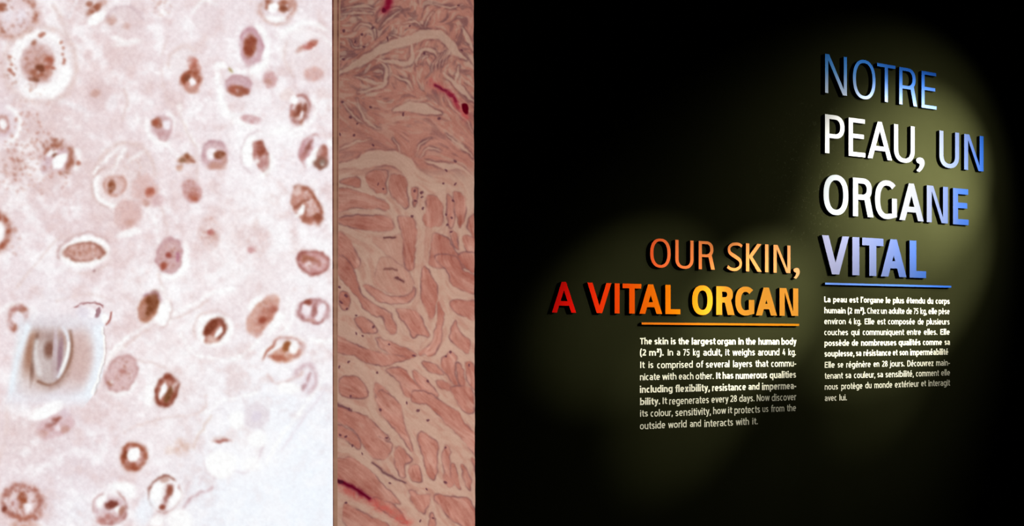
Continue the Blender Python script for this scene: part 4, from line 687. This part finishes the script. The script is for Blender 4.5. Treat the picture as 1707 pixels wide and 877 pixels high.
riv(D_, 18, (70, 170), (170, 260), (230, 330), (300, 420), (350, 470)); riv(D_, 40, (70, 670), (180, 705), (260, 770), (340, 830), (430, 870)); riv(D_, 22, (400, 420), (430, 520), (480, 560)); riv(D_, 16, (540, 470), (515, 520), (520, 590), (580, 615), (640, 600)); riv(D_, 24, (655, 640), (680, 720), (650, 800), (660, 890)); riv(D_, 14, (690, 690), (740, 790), (800, 860)); riv(D_, 26, (60, 60), (170, 100), (250, 110)); riv(D_, 60, (80, 360), (150, 380)); riv(D_, 14, (550, 20), (620, 120), (700, 200), (760, 250)); riv(D_, 20, (930, 470), (940, 560), (960, 640)); riv(D_, 30, (640, 850), (700, 880), (760, 900)); riv(D_, 12, (150, 500), (200, 590), (240, 620)); riv(D_, 12, (780, 420), (800, 520), (830, 620)); riv(D_, 24, (880, 30), (930, 110), (960, 120))
def river(X, Y, P, w):
    n = len(P); i = np.arange(n); e = np.minimum(i, n-1-i)
    ww = w*(.1+.9*np.clip(e/8.0, 0, 1))-.5*(.86+.34*np.sin(i*.55+P[0, 0])*np.sin(i*.23+P[0, 1]))
    o = np.full(X.shape, 1e9)
    for k_ in range(n-1):
        ax, ay = P[k_]; dx, dy = P[k_+1]-P[k_]; L = dx*dx+dy*dy+1e-9
        t = np.clip(((X-ax)*dx+(Y-ay)*dy)/L, 0, 1)
        o = np.minimum(o, np.hypot(X-ax-t*dx, Y-ay-t*dy)-(ww[k_]+(ww[k_+1]-ww[k_])*t)/2)
    return o
sd = np.full(Uf.shape, 1e9); c2 = np.zeros(Uf.shape); s2 = np.zeros(Uf.shape)
for P, w in RIV:
    sd = np.minimum(sd, river(fv.X, fv.Y, P, w))
    for p, q in zip(P[::5][:-1], P[::5][1:]):
        dx, dy = q-p; mxy = (p+q)/2; k_ = np.hypot(dx, dy)/(((Uf-mxy[0])**2+(Vf-mxy[1])**2)+60)**1.3
        t2 = 2*math.atan2(dy, dx); c2 += k_*math.cos(t2); s2 += k_*math.sin(t2)
th = np.arctan2(s2, c2)/2+fbm(Uf, Vf, 40, 400, 3)*.9
top = sstep(250, 120, Vf); th = th+top*fbm(Uf, Vf, 22, 410, 2)*3.2
def lic(src, n, st=1.0):
    H_, W_ = src.shape; acc = src.copy(); dxs, dys = np.cos(th), np.sin(th)
    yy, xx = np.mgrid[0:H_, 0:W_].astype(float)
    for sg in (1, -1):
        x, y = xx.copy(), yy.copy(); px_, py_ = dxs*sg, dys*sg
        for i in range(n):
            x = np.clip(x+px_*st, 0, W_-1); y = np.clip(y+py_*st, 0, H_-1); xi = x.astype(int); yi = y.astype(int)
            acc += src[yi, xi]; ax_, ay_ = dxs[yi, xi], dys[yi, xi]; f = np.sign(ax_*px_+ay_*py_); f[f == 0] = 1; px_, py_ = ax_*f, ay_*f
    a = acc/(2*n+1); return (a-a.mean())/a.std()
r5 = np.random.default_rng(5)
fib = lic(r5.random(Uf.shape), 11); fib2 = lic(fbm(Uf, Vf, 7, 500, 2), 16)
CREAM, PINKB, PURP = np.array((188, 152, 133.)), np.array((174, 116, 101.)), np.array((116, 76, 76.))
mixv = fbm(Uf, Vf, 45, 520, 3)*2
I = np.empty(Uf.shape+(3,)); I[:] = PINKB
I += (mixv*10)[..., None]*np.array((1, 1.2, 1.1)); I += (fib*4.5)[..., None]*np.array((1, 1, .95))
def lay(m, col): 
    m = np.clip(m, 0, 1)[..., None]; I[:] = I*(1-m)+np.asarray(col, float)*m
fib3 = lic(fbm(Uf, Vf, 4.5, 560, 2), 8)
lay(np.exp(-((Uf-648)/26)**2-((Vf-450)/30)**2)*.85, (184, 142, 122)); lay(np.exp(-((Uf-622)/18)**2-((Vf-425)/32)**2)*.6, (184, 142, 122))
busy = np.clip(top+sstep(715, 770, Uf)*sstep(520, 420, Vf)*.6+.12, 0, 1)
lay(sstep(.7, 1.5, fib2)*(.25+.5*busy), CREAM); lay(sstep(.85, 1.7, -fib2)*(.20+.45*busy), PURP)
lay(sstep(.6, 1.6, fib3)*(.12+.55*top), CREAM); lay(sstep(.7, 1.7, -fib3)*(.14+.4*top), PURP)
lay(sstep(.2, 1.8, lic(fbm(Uf, Vf, 14, 570, 2), 22))*.4, (186, 134, 116))
lay(np.exp(-((sd-1.9)/1.7)**2)*(.38+.6*np.clip(fbm(Uf, Vf, 12, 540, 3)*2.5, -.7, 1)), PURP)
cream_n = CREAM+(fib*2.2+mixv*4)[..., None]
m_ = sstep(1.3, -1.3, sd)[..., None]; I[:] = I*(1-m_*.88)+cream_n*m_*.88
# lower down the bundles part into islands on a pale ground
wide = lic(fbm(Uf, Vf, 11, 575, 2), 22)
pinkfill = PINKB+(sstep(.3, 1.8, wide)*16-sstep(.3, 1.8, -wide)*10)[..., None]*np.array((.7, 1.1, 1.05))+(mixv*13)[..., None]*np.array((1, 1.2, 1.1))+(fib*5+sstep(.4, 1.6, fib2)*10-sstep(.5, 1.8, -fib3)*13)[..., None]*np.array((.9, 1.05, 1))
low_ = sstep(262, 300, Vf+10*mixv)[..., None]
I[:] = I*(1-low_*.9)+(cream_n+(sstep(.1, 1.8, fib2)*-16-sstep(.6, 1.8, fib3)*8)[..., None]*np.array((.55, 1.1, 1)))*low_*.9
ISL = {B_: [[(260, 290), (330, 265), (390, 280), (380, 360), (390, 430), (310, 400), (270, 350)], [(415, 300), (500, 320), (520, 380), (525, 510), (480, 490), (430, 440), (405, 370)], [(90, 345), (150, 320), (210, 320), (215, 375), (150, 370)],
            [(60, 390), (200, 410), (300, 440), (390, 480), (400, 525), (300, 515), (180, 515), (60, 530)], [(60, 580), (190, 565), (300, 560), (400, 580), (430, 640), (380, 660), (250, 655), (160, 640)], [(460, 570), (540, 580), (575, 640), (570, 740), (560, 900), (510, 900), (490, 700)],
            [(650, 440), (700, 440), (745, 500), (740, 620), (660, 635), (620, 590), (640, 530)], [(690, 690), (760, 700), (850, 800), (900, 900), (690, 900), (675, 800)], [(560, 390), (595, 385), (590, 450), (570, 515), (560, 460)], [(920, 590), (970, 560), (970, 720), (920, 650)], [(60, 680), (130, 700), (190, 800), (200, 900), (60, 900)],
            [(820, 420), (880, 440), (900, 540), (870, 640), (840, 560)], [(780, 430), (815, 480), (820, 600), (790, 640), (775, 540)], [(800, 660), (840, 680), (860, 780), (820, 740)], [(890, 700), (960, 720), (960, 860), (910, 800)], [(480, 690), (500, 860), (440, 860), (300, 720), (400, 700)]],
       C_: [[(60, 0), (130, 20), (190, 130), (230, 230), (330, 310), (400, 360), (440, 440), (440, 490), (390, 470), (370, 430), (360, 390), (290, 370), (210, 280), (130, 170), (60, 80)], [(240, 180), (300, 190), (420, 250), (540, 240), (570, 200), (565, 250), (520, 290), (400, 290), (310, 250)],
            [(615, 180), (630, 60), (680, 120), (720, 220), (700, 330), (680, 390), (640, 320), (610, 240)], [(725, 280), (755, 360), (755, 440), (735, 560), (690, 630), (640, 630), (600, 620), (680, 560), (700, 480), (715, 390)], [(590, 350), (630, 440), (660, 520), (600, 500), (560, 520), (520, 440), (450, 340)], [(830, 410), (870, 480), (925, 540), (915, 615), (850, 570), (805, 530)],
            [(60, 505), (180, 560), (300, 610), (400, 620), (540, 650), (420, 690), (280, 680), (170, 630), (60, 610)], [(320, 520), (400, 540), (500, 580), (580, 630), (530, 650), (420, 620), (350, 580)], [(700, -10), (780, 90), (810, 160), (860, 200), (970, 225), (970, 120), (880, 80), (840, -10)], [(860, -20), (900, 60), (970, 90), (970, -20)], [(810, 290), (870, 270), (970, 300), (970, 395), (890, 380), (830, 350)],
            [(380, 730), (470, 720), (560, 800), (640, 900), (520, 900), (470, 810)], [(620, 680), (700, 690), (750, 740), (740, 760), (660, 730)], [(740, 680), (800, 615), (840, 650), (830, 740), (850, 830), (800, 790)], [(850, 690), (880, 720), (900, 800), (880, 860), (850, 780)], [(900, 680), (960, 710), (960, 860), (920, 800)], [(710, 800), (770, 810), (810, 860), (740, 850)], [(100, 780), (190, 770), (240, 820), (250, 900), (100, 890)],
            [(310, 820), (370, 850), (420, 900), (320, 900)], [(560, 740), (640, 790), (720, 900), (640, 900)], [(180, 400), (240, 390), (310, 450), (300, 490), (230, 470)], [(85, 230), (130, 240), (140, 330), (90, 320)], [(350, 10), (440, 20), (560, 140), (540, 230), (430, 230), (320, 160)]],
       D_: [[(330, 20), (400, 30), (470, 100), (500, 230), (550, 390), (500, 330), (430, 240), (340, 130)], [(600, 270), (690, 330), (715, 400), (700, 560), (660, 560), (620, 440), (590, 340)], [(550, 70), (660, 100), (760, 200), (840, 280), (970, 430), (970, 310), (890, 220), (840, 140), (760, 90), (660, 30), (560, 10)],
            [(60, 105), (160, 140), (240, 170), (330, 240), (400, 310), (330, 300), (420, 350), (370, 450), (290, 420), (220, 330), (150, 240), (60, 200)], [(60, 230), (150, 260), (210, 330), (200, 380), (120, 320), (60, 290)], [(440, 400), (480, 370), (540, 450), (500, 480), (500, 560), (450, 520)], [(530, 510), (580, 490), (605, 590), (540, 590)], [(525, 650), (590, 680), (660, 670), (650, 740), (620, 800), (560, 740)],
            [(60, 450), (170, 450), (260, 510), (330, 580), (400, 650), (470, 740), (300, 690), (200, 640), (60, 560)], [(110, 750), (190, 770), (280, 820), (400, 900), (150, 900)], [(755, 370), (800, 400), (790, 500), (820, 600), (760, 610)], [(805, 480), (830, 500), (850, 640), (800, 560)], [(690, 680), (800, 690), (930, 720), (970, 900), (820, 850), (740, 760)], [(870, 480), (920, 560), (920, 640), (890, 600)], [(800, -10), (920, 0), (940, 140), (880, 130)], [(300, 700), (420, 740), (520, 860), (380, 800)], [(670, 800), (690, 830), (690, 900), (650, 900)], [(930, 440), (970, 480), (970, 560)]]}
for reg, polys in ISL.items():
    for pi_, P in enumerate(polys):
        P = zc(P, *reg); Q = np.array(catmull([P[-1]]+P+[P[0], P[1]], 5)[5:-5])
        c = Q.mean(0); w = fv.win(c[0], c[1], np.abs(Q-c).max()+10)
        if not w: continue
        X, Y = fv.X[w], fv.Y[w]; ins = np.zeros(X.shape, bool)
        for (ax, ay), (bx, by) in zip(Q, np.roll(Q, -1, 0)):
            ins ^= ((ay > Y) != (by > Y)) & (X < (bx-ax)*(Y-ay)/(by-ay+1e-12)+ax)
        d = seg_dist(X, Y, np.vstack([Q, Q[:1]])); sg = np.where(ins, -d, d)-1.0+2.6*fbm(X, Y, 9, 760+pi_, 2)
        al = (.96 if not (reg is B_ and pi_ == 15 or reg is C_ and pi_ == 22) else .38)
        m2 = (sstep(1.2, -1.4, sg)*al)[..., None]; I[w] = I[w]*(1-m2)+pinkfill[w]*m2
        e2 = (np.exp(-((sg+.3)/1.25)**2)*np.clip(.42+1.5*fbm(X, Y, 16, 700+pi_, 2), .05, .85)*al)[..., None]; I[w] = I[w]*(1-e2)+PURP*e2
fv.I[:] = soften(I, 1)
for reg, pts in ((A_, [(180, 270), (110, 390), (150, 760), (200, 800), (100, 660), (495, 740), (545, 165), (395, 255), (240, 300), (290, 690), (630, 350), (850, 35), (870, 325), (110, 200), (230, 220), (300, 180), (730, 770)]), (B_, [(770, 265), (622, 410), (622, 440), (550, 570), (575, 470), (575, 400), (810, 670), (800, 580), (770, 560), (775, 620), (815, 470), (830, 360), (750, 350), (300, 110), (180, 40), (830, 210), (620, 520), (370, 395), (330, 360), (90, 40)]), (C_, [(80, 190), (120, 250), (130, 330), (90, 290), (190, 370), (300, 445), (190, 490), (230, 500), (80, 710), (325, 745), (800, 615), (650, 800), (565, 640), (400, 560), (150, 680), (450, 130), (470, 145), (920, 700), (770, 640)]), (D_, [(340, 125), (140, 120), (510, 80), (590, 130), (645, 190), (380, 300), (120, 300), (160, 360), (90, 290), (230, 410), (410, 600), (120, 735), (760, 370), (760, 600), (635, 640), (680, 830), (600, 850), (155, 40)])):
    for p in zc(pts, *reg): fv.ell(p[0], p[1], 1.9+1.1*rng.random(), 1.4+rng.random(), rng.random()*180, (96, 54, 62), .85, .45)
fv.line(zc([(405, 5), (395, 35), (372, 70)], *A_), 8, (176, 70, 78), .6); fv.line(zc([(405, -40), (400, 30), (375, 66)], *A_), 4.6, (132, 12, 42), .95); fv.ell(*zc([(372, 66)], *A_)[0], 4, 3.6, 0, (96, 16, 36), .9, .4)
fv.line(zc([(680, 540), (740, 575), (800, 620), (850, 690), (900, 760)], *A_), 7, (188, 84, 82), .6, .4); fv.line(zc([(705, 552), (770, 590)], *A_), 2.6, (112, 20, 44), .95); fv.line(zc([(780, 600), (815, 630), (835, 660)], *A_), 4.2, (132, 28, 50), .9, .3); fv.ell(*zc([(895, 703)], *A_)[0], 5.2, 10, -18, (92, 0, 18), 1, .2); fv.ell(*zc([(845, 690)], *A_)[0], 3, 5, -40, (150, 40, 56), .6, .4)
fv.line(zc([(70, 615), (180, 680), (300, 730)], *D_), 8, (176, 72, 66), .5, .4); fv.line(zc([(75, 590), (160, 630), (270, 703)], *D_), 4.2, (96, 4, 30), 1); fv.ell(*zc([(90, 596)], *D_)[0], 5, 4, 20, (72, 20, 34), .9, .4); fv.line(zc([(320, 750), (430, 800), (520, 860)], *D_), 9, (190, 88, 78), .55, .6)
fv.line(zc([(380, 700), (440, 695)], *B_), 2, (104, 62, 60), .9); fv.line(zc([(380, 75), (450, 75)], *C_), 2, (120, 74, 68), .8); fv.line(zc([(445, 130), (490, 155)], *C_), 2.6, (108, 64, 62), .9); fv.line(zc([(300, 470), (370, 540), (440, 570), (500, 600)], *D_), 2.2, (100, 62, 66), .8); fv.line(zc([(60, 90), (160, 130)], *D_), 2.6, (104, 62, 66), .85)
tone = .83+.09*sstep(560, 740, Uf)+.13*sstep(60, 620, Vf)                # darker towards the upper left
fv.I *= tone[..., None]; fv.I += (fbm(Uf, Vf, 2.4, 590, 2)*9)[..., None]
# the hem at its left edge
e1 = 562.2-.7*np.clip(Vf/877, 0, 1); gw = np.clip(3.0-2.0*Vf/430, .0, 3.0); pe = 567.4-5.0*np.clip(Vf/650, 0, 1)**.7
hem_end = np.maximum(pe, e1)
hemn = fbm(Uf*.2, Vf, 9, 610, 3)*2
tan = np.array((150, 113, 91.))+(hemn*7)[..., None]; dk = np.array((104, 60, 52.))+(hemn*34)[..., None]*np.array((1, .7, .6))
mh = sstep(.5, -.5, Uf-hem_end)[..., None]; fv.I[:] = fv.I*(1-mh)+tan*mh
ml = sstep(.7, -.7, Uf-556.3)[..., None]; fv.I[:] = fv.I*(1-ml)+dk*ml
gc = (e1+gw/2)[..., None]; mg = sstep(.6, -.6, np.abs(Uf-e1-gw/2)-gw/2)*sstep(0, .4, gw)*.8
fv.I[:] = fv.I*(1-mg[..., None])+dk*mg[..., None]  # groove shade painted in, as the glow takes no shading
np.clip(fv.I, 0, 255, out=fv.I)

# ---------------------------------------------------------------- screen and fabric as objects
def sample(c, u, v):
    h, w = c.U.shape[:2]
    x = np.clip(u-c.u0, 0, w-1.001); y = v-c.v0; per = 2*(h-1.001); y = np.abs(((y % per)+per) % per); y = np.where(y > h-1.001, per-y, y); y = np.clip(y, 0, h-1.001)
    xi = x.astype(int); yi = y.astype(int); fx = (x-xi)[..., None]; fy = (y-yi)[..., None]
    return (c.I[yi, xi]*(1-fx)+c.I[yi, xi+1]*fx)*(1-fy)+(c.I[yi+1, xi]*(1-fx)+c.I[yi+1, xi+1]*fx)*fy
def glow_mat(name, strength=1.0):
    m, nd, lk, bs = mat(name, (.02, .02, .02), .6, .0)
    at = nd.new('ShaderNodeAttribute'); at.attribute_name = 'picture'
    lk.new(at.outputs['Color'], bs.inputs['Emission Color']); bs.inputs['Emission Strength'].default_value = strength
    return m
def picture_grid(name, c, left, right, vs_rows, step, Y, x_of, z_of, relief=None):
    n = max(2, int(math.ceil((max(right(v) for v in vs_rows)-min(left(v) for v in vs_rows))/step))+1)
    vv = np.array(vs_rows); lo = np.array([left(v) for v in vv]); hi = np.array([right(v) for v in vv])
    t = np.linspace(0, 1, n); uu = lo[:, None]+(hi-lo)[:, None]*t[None]; V2 = np.repeat(vv[:, None], n, 1)
    col = lin(sample(c, uu, V2)); yy = np.full(uu.shape, Y)
    if relief is not None: yy = yy+relief(uu, V2, t[None]+0*uu)
    co = np.stack([x_of(uu), yy, z_of(V2)], -1).reshape(-1, 3)
    m_, r_ = len(vv), n
    i = np.arange((m_-1)*(r_-1)); a = (i//(r_-1))*r_+i % (r_-1)
    fc = np.stack([a, a+r_, a+r_+1, a+1], 1)
    me = bpy.data.meshes.new(name); me.vertices.add(len(co)); me.vertices.foreach_set('co', co.ravel())
    me.loops.add(fc.size); me.loops.foreach_set('vertex_index', fc.ravel().astype(np.int32))
    me.polygons.add(len(fc)); me.polygons.foreach_set('loop_start', np.arange(0, fc.size, 4, dtype=np.int32)); 
    me.update(calc_edges=True); me.validate()
    at = me.color_attributes.new('picture', 'FLOAT_COLOR', 'POINT')
    at.data.foreach_set('color', np.concatenate([col.reshape(-1, 3), np.ones((len(co), 1))], 1).astype(np.float32).ravel())
    me.polygons.foreach_set('use_smooth', np.ones(len(fc), bool))
    return me
def rows(Y, z0, z1, step):
    vt = HOR-(z1-EYE)*F/Y; vb = HOR-(z0-EYE)*F/Y
    r = list(np.arange(vt, -6, 6))+list(np.arange(max(vt, -6), min(vb, 884), step))
    if vb > 884: r += list(np.arange(884, vb, 6))
    return r+[vb]
# the screen
ZS0, ZS1 = .10, 2.96
uR = 560.0; uL = -298.0
xs = lambda Y: (lambda u: (u-UC)/F*Y); zs = lambda Y: (lambda v: EYE-(v-HOR)*Y/F)
root = empty('cell_screen', ((131-UC)/F*SCREEN_Y, SCREEN_Y+.05, 0))
tag(root, 'huge glowing white and pink screen of magnified round cells filling the left side', 'screen')
def child(name, me, m, root):
    o = link(name, me, [m]); me.transform(Matrix.Translation(-root.location)); o.parent = root; return o
child('picture_surface', picture_grid('picture_surface', cv, lambda v: uL, lambda v: uR, rows(SCREEN_Y, ZS0, ZS1, 1.35), 1.35, SCREEN_Y, xs(SCREEN_Y), zs(SCREEN_Y)), glow_mat('glowing_cell_picture', 1.0), root)
xl, xr = xs(SCREEN_Y)(uL), xs(SCREEN_Y)(uR)
child('screen_body', box_mesh('screen_body', xl-.02, xr+.004, SCREEN_Y+.004, SCREEN_Y+.10, 0.0, ZS1+.02, .004), black, root)
# the fabric panel
ZP0, ZP1 = .06, 2.92
pL = lambda v: 553.4+1.5*min(max(v/877, 0), 1)
pR = lambda v: 789.4+2.6*min(max(v/877, 0), 1)+.15*math.sin(v*.19)+.25*math.sin(v*.047+1)
pM = lambda v: max(567.4-5.0*min(max(v/650, 0), 1)**.7, 562.2-.7*min(max(v/877, 0), 1))
root = empty('tissue_fabric_panel', ((672-UC)/F*PANEL_Y, PANEL_Y+.015, 0))
tag(root, 'tall dim rose printed fabric panel of wavy skin fibres beside the bright screen', 'wall panel')
gm = glow_mat('self_lit_tissue_print', 1.0)  # fabric glows by itself in place of a lamp shining on it
rw = rows(PANEL_Y, ZP0, ZP1, 1.2)
child('printed_fabric', picture_grid('printed_fabric', fv, pM, pR, rw, 1.1, PANEL_Y, xs(PANEL_Y), zs(PANEL_Y), lambda u, v, t: .0015*np.sin(v*.05+u*.02)*np.sin(math.pi*t)), gm, root)
hem = child('stitched_hem', picture_grid('stitched_hem', fv, pL, pM, rw, .8, PANEL_Y, xs(PANEL_Y), zs(PANEL_Y), lambda u, v, t: -.003*np.sin(math.pi*np.clip(t, 0, 1))**.6), gm, root)
hem['label'] = 'tan stitched hem along the left edge'
child('panel_body', box_mesh('panel_body', xs(PANEL_Y)(556), xs(PANEL_Y)(788.6), PANEL_Y+.006, PANEL_Y+.028, 0, ZP1+.006, .003), black, root)
